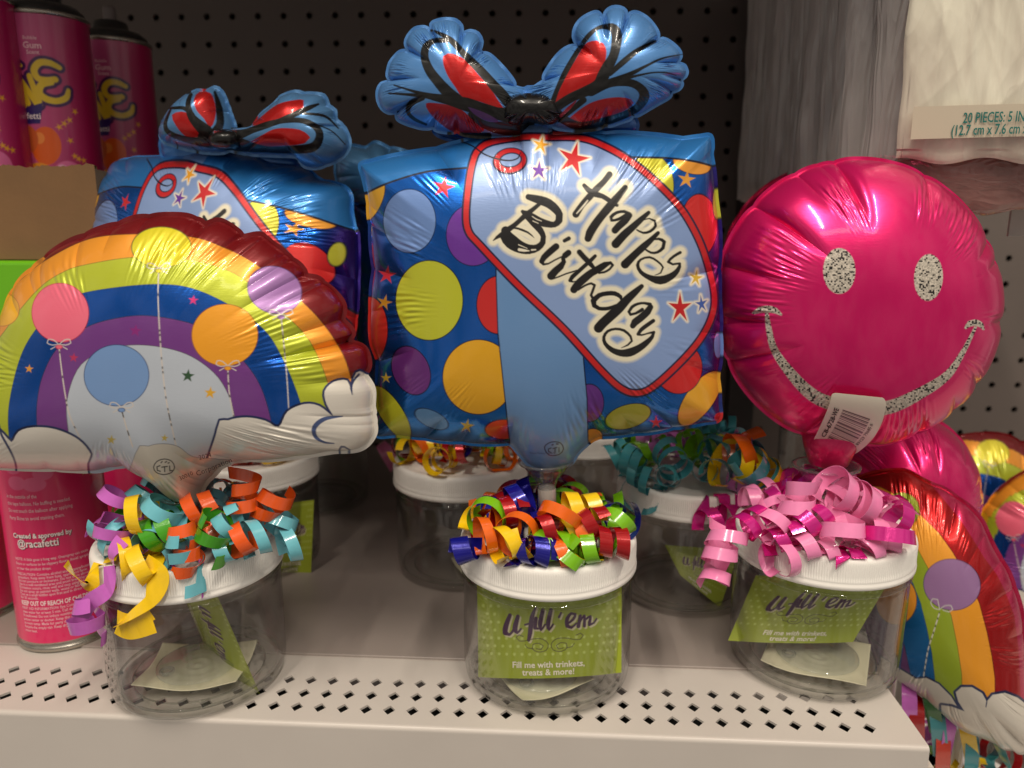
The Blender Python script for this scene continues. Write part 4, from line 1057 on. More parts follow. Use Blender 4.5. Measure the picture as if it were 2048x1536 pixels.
pad((XC - 0.003, YC - 0.0135, 0), 0.50, 0.0205, 0.0205, 'cream paper pad with clear disc under the middle green card', 2)
pad((XL + 0.0, YL - 0.003, 0), 0.12, 0.026, 0.021, 'cream paper pad with clear disc flat in the rainbow jar', 5)
pad((XS - 0.0, YS - 0.008, 0), -0.42, 0.026, 0.022, 'wavy cream paper pad with clear disc in the pink smiley jar', 9)

# ================================================================== RIBBONS ON THE FRONT JARS
OR, YE, BL, GR, RE = (236, 104, 20), (246, 202, 22), (26, 24, 140), (120, 184, 20), (176, 18, 24)
LBL, PU, OR2, GR2 = (112, 190, 204), (204, 104, 198), (238, 92, 28), (70, 160, 30)
PK, HP = (244, 140, 190), (228, 36, 150)
TE, LI = (70, 150, 158), (190, 110, 180)
ribbons(jc, [RE, BL, OR, GR, RE, YE, GR, BL, OR, RE], 27, 11, top=0.096, rad=0.037)
ribbons(jl, [LBL, OR2, GR2, LBL, OR2, PU, LBL, GR2, OR2, YE], 26, 17, top=0.100, rad=0.037)
ribbons(js, [PK, HP, PK, PK, HP], 24, 23, top=0.103, rad=0.036, w=0.0066)
def hero(root, px, py, Y, axis, R, turns, pitch, w, col, a0=0.0, seed=0, gl=0.2, taper=0.05):
    return curl(root, onY(px, py, Y), axis, R * 1.1, turns, pitch * 1.3, w * 0.88, col, a0, taper, seed, gl)
# middle jar
Yf = 0.345
for a in ((928, 1100, Yf - .002, (1, 0, .12), .0060, 1.15, .006, .0098, BL, 2.6, 1), (968, 1068, Yf, (.9, .3, .1), .0085, 1.1, .004, .0062, OR, 1.0, 2),
          (1005, 1085, Yf - .004, (.8, .5, .2), .0080, 1.3, .006, .0070, YE, 0.5, 3), (1035, 1065, Yf, (.3, .9, .1), .0082, 1.4, .004, .0068, OR, 0.2, 4),
          (1050, 1105, Yf - .006, (1, -.3, .2), .0058, 1.6, .0062, .0070, BL, 1.0, 5), (1090, 1100, Yf - .006, (1, .2, -.3), .0062, 1.4, .0060, .0078, BL, 4.0, 6),
          (1120, 1110, Yf - .004, (.9, .3, .1), .0068, 1.3, .0058, .0066, OR, 2.0, 7), (1142, 1108, Yf - .003, (.7, .2, .7), .0072, 1.5, .0058, .0074, GR, 2.5, 8),
          (1175, 1098, Yf - .002, (1, -.1, .1), .0068, 1.4, .006, .0076, GR, 0.5, 9), (1215, 1082, Yf, (1, .1, -.2), .0064, 2.2, .0066, .0072, RE, 0.8, 10),
          (1232, 1050, Yf + .008, (.6, .5, .4), .0086, 1.2, .006, .0076, GR, 1.4, 11), (1165, 1020, Yf + .014, (1, .1, .15), .0078, 1.8, .0068, .0076, YE, 2.2, 12),
          (1118, 1030, Yf + .006, (.5, .5, .7), .0098, 1.1, .004, .0066, OR, 2.6, 13), (1095, 1055, Yf, (1, .2, .1), .0068, 1.6, .006, .0070, RE, 1.2, 14),
          (1040, 1000, Yf + .020, (.9, .2, .4), .0076, 1.6, .006, .0078, BL, 1.0, 15), (980, 1035, Yf + .012, (.4, .9, .1), .0090, 1.2, .004, .0060, GR, 2.2, 16),
          (1185, 1050, Yf + .004, (1, .2, .3), .0070, 1.6, .006, .007, RE, 2.2, 17), (1018, 1020, Yf + .014, (.9, .3, .0), .0074, 1.6, .006, .007, RE, 2.0, 18)):
    hero(jc, *a)
tail(jc, [(*onY(1140, 1120, Yf - .004), 0), (*onY(1165, 1133, Yf - .006), 20), (*onY(1205, 1128, Yf - .004), 50)], .008, YE)
tail(jc, [(*onY(1020, 1060, Yf - .004), 0), (*onY(1030, 1090, Yf - .008), 10), (*onY(1055, 1118, Yf - .006), 30)], .0075, YE)
# left jar
Yf = 0.330
for a in ((372, 1115, Yf - .004, (.25, 0, 1), .0062, 1.3, .0062, .0070, OR2, 0.5, 21), (372, 1148, Yf - .004, (.12, 0, 1), .0068, 1.3, .0064, .0066, LBL, 2.0, 22), (372, 1092, Yf - .004, (.1, .1, 1), .0066, 1.1, .0062, .0066, LBL, 1.5, 23),
          (372, 1070, Yf - .002, (.0, .2, 1), .0070, 1.1, .0062, .0068, OR2, 4.0, 24), (380, 1160, Yf - .003, (.1, .1, 1), .0058, 0.9, .006, .0072, PU, 3.5, 25),
          (580, 1088, Yf + .02, (.75, .5, .15), .0092, 1.15, .003, .0066, LBL, 2.6, 26), (430, 1070, Yf, (.5, .1, .9), .0088, 1.8, .0066, .0076, GR2, 1.0, 27),
          (330, 1060, Yf + .004, (1, .1, .35), .0076, 2.4, .0072, .0080, GR2, 2.0, 28), (290, 1135, Yf - .004, (.8, .4, .3), .0100, 1.2, .005, .0078, YE, 2.2, 29),
          (245, 1120, Yf - .002, (.8, .5, -.1), .0105, 1.1, .006, .0066, YE, 1.6, 30), (232, 1062, Yf + .004, (.3, .3, .9), .0090, 1.5, .0056, .0064, PU, 1.8, 31),
          (275, 1030, Yf + .004, (.9, .2, .0), .0082, 1.3, .006, .0074, YE, 2.0, 32), (325, 1022, Yf + .006, (.6, .1, .7), .0098, 1.3, .006, .0074, LBL, 1.0, 33),
          (305, 990, Yf + .02, (.5, .3, .7), .0082, 1.6, .006, .0072, LBL, 2.0, 34), (455, 1048, Yf + .002, (.9, .2, .5), .0060, 1.7, .0062, .0068, LBL, 1.5, 35),
          (482, 1075, Yf + .002, (.9, .3, .3), .0068, 1.3, .0062, .0070, OR2, 1.5, 36), (510, 1080, Yf + .004, (.7, .5, .1), .0082, 1.2, .006, .0064, LBL, 1.0, 37),
          (490, 985, Yf + .016, (.1, .2, 1), .0066, 2.2, .0066, .0068, OR2, 1.0, 38), (540, 1010, Yf + .02, (.5, .2, .8), .0070, 2.0, .0066, .0070, OR2, 3.0, 39),
          (560, 1045, Yf + .022, (.4, .5, .7), .0080, 1.5, .0062, .0066, LBL, 0.6, 40), (400, 1020, Yf + .01, (.8, .3, .3), .0080, 1.6, .0062, .0070, OR2, 2.6, 41),
          (455, 1100, Yf, (1, .2, .1), .0058, 1.4, .0064, .0074, LBL, 3.0, 42), (235, 1000, Yf + .008, (.6, .2, .8), .0086, 1.2, .006, .006, PU, 1.0, 43)):
    hero(jl, *a)
hero(jl, 178, 1238, 0.322, (.05, .1, 1), .0072, 1.9, .0074, .0078, PU, 3.4, 45)
tail(jl, [(*onY(245, 1080, .324), 10), (*onY(222, 1110, .321), 40), (*onY(232, 1150, .320), 60), (*onY(215, 1180, .319), 20), (*onY(180, 1205, .319), -20), (*onY(160, 1235, .321), -40)], .0078, PU)
tail(jl, [(*onY(290, 1125, .322), 0), (*onY(322, 1150, .318), 10), (*onY(312, 1190, .317), 30), (*onY(270, 1225, .317), 60), (*onY(238, 1248, .317), 90)], .0085, YE)
tail(jl, [(*onY(236, 1250, .318), 0), (*onY(260, 1262, .3165), 10), (*onY(310, 1247, .3165), -10)], .0086, YE)
tail(jl, [(*onY(238, 1232, .3195), 0), (*onY(265, 1240, .318), 10), (*onY(305, 1222, .318), -10)], .0080, YE)
tail(jl, [(*onY(132, 1126, .318), 80), (*onY(150, 1150, .319), 60), (*onY(178, 1172, .321), 30), (*onY(200, 1130, .324), 0)], .0066, YE)
# right jar
Yf = 0.366
for a in ((1560, 1115, Yf - .004, (.8, .4, .1), .0086, 1.3, .0050, .0072, PK, 1.2, 51), (1455, 1075, Yf, (.3, .5, .9), .0084, 1.4, .0066, .0070, PK, 1.0, 52), (1440, 1105, Yf - .002, (.3, .3, .9), .0072, 1.4, .0068, .0070, PK, 1.4, 53),
          (1436, 1150, Yf - .002, (.5, .6, .8), .0068, 1.3, .0062, .0072, PK, 2.6, 54), (1790, 1035, Yf, (.8, .2, -.5), .0078, 1.4, .0068, .0084, HP, 2.4, 55), (1775, 1075, Yf - .002, (.2, .4, .9), .0120, 1.1, .006, .0078, HP, 1.0, 56),
          (1690, 1055, Yf - .006, (.2, .3, .9), .0088, 1.2, .008, .0080, PK, 2.0, 57), (1615, 1095, Yf - .006, (1, .2, .2), .0072, 1.5, .0064, .0078, PK, 2.0, 58), (1650, 1108, Yf - .006, (1, .2, .1), .0060, 1.3, .006, .0074, PK, 1.0, 59),
          (1600, 1000, Yf + .006, (.2, .2, 1), .0078, 2.0, .0076, .0080, PK, 2.0, 60), (1690, 985, Yf + .010, (.8, .1, -.5), .0088, 2.0, .0088, .0096, PK, 1.4, 61), (1730, 1010, Yf + .006, (.8, .1, -.5), .0082, 1.4, .0080, .0090, PK, 2.4, 62),
          (1540, 1045, Yf, (.6, .4, .5), .0082, 1.5, .0066, .0076, PK, .4, 63), (1500, 1050, Yf, (.8, .4, .3), .0072, 1.6, .0066, .0072, HP, 2.4, 64), (1620, 1045, Yf, (.9, .3, .4), .0070, 2.0, .0070, .0076, HP, 1.4, 65),
          (1700, 1120, Yf - .008, (1, .1, -.2), .0056, 1.4, .0062, .0082, HP, 0.4, 66), (1560, 1075, Yf - .002, (1, .1, .3), .0062, 1.8, .0066, .0076, HP, 0.9, 67), (1735, 1100, Yf - .004, (.8, .5, .2), .0080, 1.2, .006, .0072, PK, 3.0, 68)):
    hero(js, *a)
for o in [o for o in bpy.data.materials if o.name.startswith('ribbon_')]:
    b = o.node_tree.nodes['Principled BSDF']
    if tuple(np.round(b.inputs['Base Color'].default_value[:3], 3)) == tuple(np.round(lin(HP), 3)):
        b.inputs['Metallic'].default_value = 0.45; b.inputs['Thin Film Thickness'].default_value = 420; b.inputs['Thin Film IOR'].default_value = 1.6
    if tuple(np.round(b.inputs['Base Color'].default_value[:3], 3)) == tuple(np.round(lin(BL), 3)) or tuple(np.round(b.inputs['Base Color'].default_value[:3], 3)) == tuple(np.round(lin(RE), 3)):
        b.inputs['Metallic'].default_value = 0.35

# ================================================================== JARS AND BALLOONS BEHIND
def jar_at(px, py, Y, label, dz=0.0):
    P = onY(px, py, Y); return jar_root(P[0], Y, label)
jd = jar_at(508, 1000, 0.508, 'jar of the second gift box balloon, behind the rainbow balloon jar')
ribbons(jd, [RE, GR, OR, YE, RE], 20, 31, top=0.10, rad=0.036)
je = jar_at(632, 950, 0.625, 'dim jar with a magenta balloon, behind the second gift box balloon')
ribbons(je, [PK, HP, PK], 12, 37, top=0.098, rad=0.034)
hero(je, 775, 905, 0.60, (.6, .3, .4), .010, 1.2, .006, .008, PK, 1.0, 38)
jf = jar_at(922, 1000, 0.505, 'jar right behind the middle front jar, ribbons yellow blue and red')
ribbons(jf, [YE, BL, RE, OR, GR, YE, OR], 36, 41, top=0.112, rad=0.040, R=(0.007, 0.011))
jg = jar_at(1165, 940, 0.60, 'dark jar far back between the middle jar and the smiley jar')
ribbons(jg, [YE, OR, BL], 14, 43, top=0.10, rad=0.036)
jh = jar_at(1376, 1010, 0.480, 'jar with teal and purple ribbons behind the pink smiley jar')
ribbons(jh, [TE, LI, GR, TE, LI], 34, 47, top=0.118, rad=0.046, R=(0.0065, 0.011))
hero(jh, 1285, 985, 0.45, (.2, 1, .1), .0110, 1.1, .003, .0062, TE, 0, 48); hero(jh, 1480, 925, 0.44, (.9, .2, -.3), .0120, 2.0, .008, .009, YE, 1, 49)
hero(jh, 1510, 940, 0.43, (.6, .1, -.7), .0100, 2.0, .008, .010, TE, 1, 50); hero(jh, 1540, 960, 0.43, (.6, .1, -.7), .0095, 1.6, .008, .009, YE, 2, 51); hero(jh, 1490, 900, 0.44, (.9, .1, .2), .0095, 1.6, .008, .009, OR, 2, 52)
hero(jh, 1450, 1035, 0.43, (1, .2, .1), .0065, 2.5, .010, .009, HP, 2, 53)
card('green card in the jar with teal ribbons', quadfn((1330, 1090), (1480, 1100), (1440, 1215), (1360, 1150), 0.47, 0.455, 0.0))
card('olive card at the side of the jar behind the rainbow jar', quadfn((545, 1010), (628, 1000), (622, 1145), (540, 1150), 0.49, 0.485, 0.0))
pad((jf.location.x + 0.016, jf.location.y - 0.012, 0), 0.4, 0.018, 0.016, 'cream paper pad in the jar behind the middle one', 15)

# second gift balloon
class SeamPlane:
    def __init__(s, ref, normal):
        s.ref = np.array(ref, float); s.normal = np.array(normal, float) / np.linalg.norm(normal)
    def __call__(s, px, py):
        d = ray(px, py); k = ((s.ref - CAMPOS) @ s.normal) / (d @ s.normal)
        return CAMPOS + d * k[..., None]
DPL = SeamPlane(onY(455, 480, 0.462), (-0.10, -0.95, 0.26))
g2, _, _ = foil_shape('foil_balloon', D_OUT, 0.462, 0.036, paint_gift_b, jd, plane=DPL, N=360, center=(455, 520), ncrease=16, crease=0.35, notch=0.012, ripple=0.0006, seed=61,
                      prof=(2.6, 0.62), ripwin=(0.72, 0.12), crease_len=0.3)
foil_shape('bow_loop', DBOWL, 0.452, 0.018, paint_bow_b, g2, N=150, center=(395, 245), ncrease=7, crease=0.5, notch=0.02, ripple=0.0005, seed=62, crease_len=0.5)
foil_shape('bow_loop', DBOWR, 0.448, 0.020, paint_bow_b, g2, N=190, center=(590, 262), ncrease=8, crease=0.5, notch=0.02, ripple=0.0005, seed=63, crease_len=0.5)
foil_shape('bow_knot', zE([(890,440),(930,380),(1000,370),(1080,375),(1130,400),(1140,470),(1100,520),(1000,520),(920,500)]), 0.438, 0.010, paint_black, g2, N=60, ncrease=6, crease=0.7, seed=64, fin=0)
foil_shape('bow_backing', zE([(540,440),(800,460),(1050,480),(1400,520),(1540,560),(1560,650),(1400,660),(1000,640),(600,620)]), 0.470, 0.009,
           lambda u, v, s='f': (np.tile(lin((52, 112, 180)), (len(u), 1)), np.full(len(u), 0.5)), g2, N=60, ncrease=7, crease=0.4, seed=65)
V, f = lathe([(0.004, 0.0), (0.004, onY(500, 700, 0.515)[2] - 0.08)], (jd.location.x, jd.location.y, 0.08), 24)
mesh('balloon_stick', V, f, STICK, jd)
# magenta balloon behind it
mg, _, _ = foil_shape('foil_balloon', circle(572, 565, 178, 182), 0.64, 0.04, lambda u, v, s='f': (np.tile(lin((206, 16, 88)), (len(u), 1)), np.full(len(u), 0.6)), je, N=150, ncrease=14, seed=71, crease_len=0.35)
V, f = lathe([(0.004, 0.0), (0.004, 0.06)], (je.location.x, je.location.y, 0.08), 24); mesh('balloon_stick', V, f, STICK, je)
# a third and a fourth gift balloon, mostly hidden
def plain(c, m=0.5): return lambda u, v, s='f': (np.tile(lin(c), (len(u), 1)), np.full(len(u), m))
g3, _, _ = foil_shape('foil_balloon', [(700,430),(705,395),(760,400),(900,405),(1100,400),(1180,420),(1185,600),(1180,770),(1000,790),(850,790),(740,780),(705,600)], 0.52, 0.032,
                      plain((20, 66, 130), 0.7), jf, N=150, ncrease=14, seed=75)
foil_shape('bow_loop', [(672,345),(676,310),(700,292),(730,296),(752,285),(778,296),(800,300),(880,330),(930,380),(890,410),(800,405),(740,412),(700,400),(680,380)], 0.51, 0.018, plain((84,140,190), 0.6), g3, N=120, ncrease=8, crease=0.7, seed=76, crease_len=0.6, notch=0.04)
V, f = lathe([(0.004, 0.0), (0.004, 0.05)], (jf.location.x, jf.location.y, 0.08), 24); mesh('balloon_stick', V, f, STICK, jf)
jk = jar_at(330, 980, 0.66, 'jar hidden far back on the left whose blue bow shows above')
g4, _, _ = foil_shape('foil_balloon', [(250,420),(255,380),(330,375),(480,380),(560,395),(570,560),(560,690),(420,710),(270,700),(245,560)], 0.65, 0.03, plain((26,84,150), 0.7), jk, N=90, ncrease=12, seed=77)
b4, _, _ = foil_shape('bow_loop', [(252,322),(258,292),(285,270),(320,262),(360,262),(400,290),(420,330),(380,350),(320,346),(275,340)], 0.64, 0.016,
           lambda u, v, s='f': (lambda p: (p.ell(338, 308, 20, 13, 10, (170, 24, 30), 0.5, (14, 14, 20), 6), (p.c, p.m))[1])(Paint(u, v, (58, 104, 150), 0.45)), g4, N=100, ncrease=6, seed=78, crease_len=0.5)

# balloons behind and to the right of the smiley
jp = jar_root(onY(1660, 900, 0.68)[0], 0.68, 'jar of the magenta balloon peeking out above the front smiley')
foil_shape('foil_balloon', circle(1655, 545, 210, 212), 0.60, 0.04, plain((222, 24, 100), 0.6), jp, N=160, ncrease=13, seed=81, crease_len=0.35, notch=0.02)
V, f = lathe([(0.004, 0.0), (0.004, 0.06)], (jp.location.x, 0.64, 0.10), 24); mesh('balloon_stick', V, f, STICK, jp)
Pq = onY(1800, 1200, 0.50)
jq = jar_root(Pq[0], 0.50, 'jar of the magenta balloon low at the right beyond the shelf end', -0.20)
foil_shape('foil_balloon', circle(1800, 972, 152, 148), 0.49, 0.045, plain((232, 26, 112), 0.62), jq, N=220, ncrease=10, seed=83, crease=0.5, crease_len=0.5, notch=0.02, ripple=0.0006)
V, f = lathe([(0.004, 0.0), (0.004, 0.14)], (Pq[0], 0.50, -0.12), 24); mesh('balloon_stick', V, f, STICK, jq)

# ================================================================== RAINBOW BALLOONS BEYOND THE SHELF END
zJ = lambda p: Z(p, 1720, 900, 2.414)
J_OUT = zJ([(-100,230),(-20,140),(100,105),(180,97),(240,108),(340,162),(410,190),(515,262),(590,345),(645,465),(722,600),(775,760),(795,900),(803,1050),(815,1180),(850,1300),(850,1420),(780,1462),(740,1440),(700,1440),(640,1400),(500,1345),(400,1262),(270,1162),(130,1062),(80,1000),(20,800),(-40,500),(-100,350)])
def paint_j(u, v, side='front'):
    if side == 'back':
        return np.tile(lin((206, 22, 84)), (len(u), 1)), np.full(len(u), 0.7)
    p = Paint(u, v, (178, 18, 22), 0.7); p.aa = 0.6
    K = (60, 50, 30)
    p.poly(zJ([(330,150),(400,235),(480,330),(545,430),(600,520),(660,600),(700,680),(745,800),(765,950),(780,1300),(1100,1300),(1100,0),(300,0)]), (196, 34, 84), 0.7)
    p.poly(zJ([(-300,150),(0,165),(100,180),(200,232),(290,312),(380,402),(445,492),(520,620),(575,740),(612,880),(636,1000),(650,1100),(652,1400),(-300,1400)]), (238,158,40), 0.35, outline=K, ow=.8)
    p.poly(zJ([(-300,215),(0,200),(100,220),(170,300),(235,400),(300,520),(370,650),(440,800),(470,950),(490,1080),(497,1400),(-300,1400)]), (150,170,38), 0.35, outline=K, ow=.8)
    p.poly(zJ([(-300,350),(60,380),(140,470),(200,560),(255,645),(292,740),(322,860),(346,980),(360,1100),(372,1400),(-300,1400)]), (20,110,180), 0.75, outline=K, ow=.8)
    p.poly(zJ([(-300,600),(40,640),(130,760),(190,850),(215,950),(240,1070),(255,1400),(-300,1400)]), (110,56,120), 0.4, outline=K, ow=.8)
    def e(cx, cy, rx, ry, rot, c, oc): 
        q = zJ([(cx, cy)])[0]; p.ell(q[0], q[1], rx / 2.414, ry / 2.414, rot, c, 0.28, oc, 1.2)
    e(200, 290, 85, 82, 0, (160,172,36), (90,100,30)); e(175, 725, 97, 116, 0, (236,152,34), (130,90,20)); e(444, 650, 136, 122, 10, (150,110,156), (60,50,90))
    st = smooth_line(np.array([(384,785),(355,880),(330,960),(312,1060),(305,1110)], float), 10)
    for k in range(len(st) - 1): p.stroke(zJ([tuple(st[k]), tuple(st[k + 1])]), (214,208,196) if k % 3 else (90,90,70), .2, w=2.4)
    for q in ([(384,770),(360,765),(342,740),(352,718),(375,722),(380,745),(384,770)], [(384,770),(410,752),(440,752),(448,770),(430,782),(400,772)]): p.stroke(zJ(q), (200,196,190), .2, w=1.8)
    NV = (34, 48, 92); CW = (212, 204, 192)
    p.poly(zJ([(100,1000),(130,1018),(200,1062),(270,1105),(320,1100),(380,1130),(440,1190),(470,1240),(480,1300),(380,1330),(100,1200)]), CW, .25, outline=NV, ow=3.4)
    p.poly(zJ([(392,1232),(440,1238),(505,1262),(475,1215),(462,1170),(490,1145),(540,1145),(590,1175),(612,1215),(640,1182),(700,1172),(760,1195),(820,1240),(1100,1500),(700,1700),(400,1420)]), CW, .25, outline=NV, ow=5)
    p.stroke(zJ([(612,1215,6),(608,1240,5)]), NV)
    return p.c, p.m
PJ = onY(1900, 1200, 0.43)
jj = jar_root(onY(1905, 1560, 0.455)[0], 0.455, 'jar of the large rainbow balloon beyond the right end of the shelf', -0.20)
fj, _, _ = foil_shape('foil_balloon', J_OUT, 0.43, 0.030, paint_j, jj, N=420, Tb=0.045, center=zJ([(390, 760)])[0], ncrease=22, crease=0.45, notch=0.015, ripple=0.0005, seed=91,
           prof=(2.2, 0.6), crease_len=0.35, plane=SeamPlane(PJ, (-0.50, -0.86, 0.06)), ripwin=(0.8, 0.14))
V, f = lathe([(0.004, 0.0), (0.004, 0.05)], (jj.location.x, 0.455, -0.12), 24); mesh('balloon_stick', V, f, STICK, jj)
ribbons(jj, [TE, PU, YE, RE, GR], 16, 93, top=0.12, rad=0.036)
for px, py, c, tw in ((1868, 1445, TE, 20), (1905, 1450, PU, -10), (1922, 1460, YE, 30), (1962, 1465, TE, 60), (1840, 1380, TE, 80), (1830, 1430, (170,20,24), 10), (1945, 1500, TE, 0), (1850, 1400, (40,110,40), 30), (1815, 1400, PU, 10), (1885, 1490, (200,60,40), 5)):
    a = onY(px, py - 60, 0.44); b = onY(px + tw * 0.4, py, 0.425); c2 = onY(px - 6 + tw, py + 70, 0.43)
    tail(jj, [(*a, 0), (*b, tw), (*c2, tw * 1.5)], 0.0085, c)
# two more rainbow balloons deeper in the next bay
def affine_paint(dx, dy, k, sx=1.0, rot=0.0):
    a = math.radians(rot); R_ = np.array([[math.cos(a), -math.sin(a)], [math.sin(a), math.cos(a)]]); Mx = R_ @ np.diag([k * sx, k]); Mi = np.linalg.inv(Mx)
    def fwd(pts): return [tuple(Mx @ np.array([q[0] - 321, q[1] - 492]) + (dx, dy)) for q in pts]
    def fn(u, v, side='front'):
        q = Mi @ np.stack([u - dx, v - dy]); return paint_rainbow(q[0] + 321, q[1] + 492, side)
    return fwd, fn
for (dx, dy, k, sx, rot, Yq, lab, sd) in ((1985, 903, 0.62, 0.9, 10, 0.62, 'jar of the rainbow balloon far back at the right edge, upper of two', 95), (2140, 950, 0.60, 1.0, -4, 0.56, 'jar of the rainbow balloon at the right edge, lower of two', 96)):
    fw, fn = affine_paint(dx, dy, k, sx, rot)
    q = onY(dx + 20, 1200, Yq)
    jx = jar_root(q[0], Yq, lab, -0.20)
    foil_shape('foil_balloon', fw(RAIN_OUT), Yq, 0.035, fn, jx, N=220, center=fw([(318, 745)])[0], ncrease=24, crease=0.35, notch=0.02, ripple=0.0006, seed=sd, prof=(2.6, 0.62))
    V, f = lathe([(0.004, 0.0), (0.004, 0.06)], (q[0], Yq, -0.12), 24); mesh('balloon_stick', V, f, STICK, jx)

# ================================================================== SPRAY CANS, TRAY, GREEN BIN
PINKCAN = (226, 30, 100)
RC = 0.0265
TIN = pmat('tin', (176, 170, 160), rough=0.25, metal=0.9, noise=0.05, nscale=80)
CAPM = pmat('black_cap', (30, 28, 28), rough=0.35)
NOZ = pmat('nozzle_grey', (120, 110, 108), rough=0.5)
def paint_can_front(u, v):            # u mm around from the facing line, v mm down from the label top
    p = Paint(u, v, (206, 40, 104)); p.aa = 0.25
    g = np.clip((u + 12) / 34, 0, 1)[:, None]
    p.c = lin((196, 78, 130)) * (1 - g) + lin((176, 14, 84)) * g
    PUR, YL_ = (70, 20, 84), (226, 190, 40)
    k = 4.39 * 2.83
    tx = lambda q: [((a - 430) / k, (b - 120) / k + 0.5) + tuple(w / k for w in r) for a, b, *r in q]
    Ls = [[(505,500,36),(440,472,46),(370,475,50),(325,530,50),(345,590,46),(405,602,46),(465,592,46)], [(440,622,30),(365,640,50),(345,700,50),(385,742,50),(460,755,46),(530,722,44),(552,665,30)],
          [(215,800,44),(180,610,40)], [(250,780,44),(205,600,40),(330,790,50),(285,575,40)], [(130,600,30),(160,740,36)], [(180,560,26),(150,520,26),(190,480,26),(230,500,24)]]
    for q in Ls: p.stroke(tx(q), PUR, grow=2.0, step=1.0)
    for q in Ls: p.stroke(tx(q), YL_, step=1.0)
    p.poly([((a - 455) / k, (b - 120) / k) for a, b in ((20,830),(170,850),(385,780),(375,830),(350,940),(160,950),(20,930))], (50, 30, 104))
    def b_(cx, cy, rx, ry, c, c2):
        p.ell((cx - 455) / k, (cy - 120) / k, rx / k, ry / k, 10, c); p.ell((cx - 40 - 455) / k, (cy - 60 - 120) / k, rx * .35 / k, ry * .3 / k, 10, c2)
    b_(370, 1110, 110, 150, (230,96,24), (244,140,60)); b_(230, 1060, 90, 110, (206,92,40), (226,130,80))
    b_(300, 1370, 130, 130, (236,150,40), (246,180,80)); b_(510, 1350, 115, 130, (226,110,160), (240,170,200)); b_(60, 1180, 110, 180, (236,110,20), (250,190,110)); b_(20, 1360, 130, 170, (240,190,40), (250,220,120))
    for x, y in ((480,960),(520,930),(560,900),(600,1200),(640,1210),(570,1180),(550,1060),(610,830)): p.star((x - 455) / k, (y - 120) / k, 28 / k, (240, 170, 40), x)
    return p.c
def paint_can_back(u, v):
    p = Paint(u, v, (226, 34, 100)); p.aa = 0.25
    for x, y, r in ((17, 48, 2.2), (20, 43, 1.6), (21, 50, 1.2)): p.star(x, y, r, (206, 196, 60), 8)
    for x, y, rx in ((-19, 40, 5), (-14, 36, 5), (-8, 38, 6), (-18, 49, 5), (-9, 50, 6), (-4, 44, 5)): p.ell(x, y, rx, 4, 0, (232, 92, 138))
    for x, y, r in ((12, 20, 4), (20, 24, 3), (24, 60, 5)): p.ell(x, y, r, r, 0, (214, 70, 120))
    return p.c
def spray_can(x, y, z, label, style, face=0.0, H=0.150, lean=None):
    root = empty('spray_can', (x, y, z), label, 'spray can', 'pink spray string cans')
    nth, nz = 420, 330
    th = np.linspace(-math.pi, math.pi, nth, endpoint=False); hh = np.linspace(0.0062, H, nz)
    Tq, Hq = np.meshgrid(th, hh); Tq, Hq = Tq.ravel(), Hq.ravel()
    ang = face + Tq - math.pi / 2                         # Tq = 0 looks at the aisle
    V = np.stack([x + RC * np.cos(ang), y + RC * np.sin(ang), z + Hq], -1)
    u = Tq * RC * 1000; v = (H - Hq) * 1000
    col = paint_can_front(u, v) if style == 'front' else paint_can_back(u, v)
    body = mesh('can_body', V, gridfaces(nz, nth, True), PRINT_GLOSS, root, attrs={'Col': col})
    V, f = lathe([(RC - 0.004, 0.001), (RC - 0.0015, 0.0), (RC + 0.0006, 0.0008), (RC + 0.0010, 0.0022), (RC + 0.0006, 0.0034), (RC - 0.0002, 0.004), (RC - 0.0001, 0.0062)], (x, y, z), 96)
    mesh('bottom_rim', V, f, TIN, root)
    V, f = lathe([(RC - 0.0001, H), (RC + 0.0008, H + 0.0006), (RC + 0.0010, H + 0.002), (RC, H + 0.003), (RC - 0.003, H + 0.0035)], (x, y, z), 96); mesh('top_rim', V, f, TIN, root)
    V, f = lathe([(RC - 0.002, H + 0.002), (RC - 0.0022, H + 0.006), (RC - 0.006, H + 0.0095), (0.012, H + 0.012), (0.0115, H + 0.016), (0.0105, H + 0.0175), (0.0, H + 0.0175)], (x, y, z), 64); mesh('shoulder', V, f, CAPM, root)
    V, f = lathe([(0.0048, H + 0.017), (0.0046, H + 0.026), (0.0040, H + 0.0285), (0.0, H + 0.029)], (x, y, z), 32); mesh('nozzle', V, f, NOZ, root)
    def wrap(tu, tv):                                      # text mapper: mm around, mm down
        def fn(X, Yy):
            a = face + (tu + X) / (RC * 1000) - math.pi / 2; r = RC + 0.00012
            return np.stack([x + r * np.cos(a), y + r * np.sin(a), z + H - (tv - Yy) / 1000], -1)
        return fn
    return root, wrap
def wtext(root, wrap, s, size, tu, tv, mat, **k):
    Vt, Ft = text_geo(s, size, **k); return mesh('lettering', wrap(tu, tv)(Vt[:, 0], Vt[:, 1]), Ft, mat, root, smooth=False)
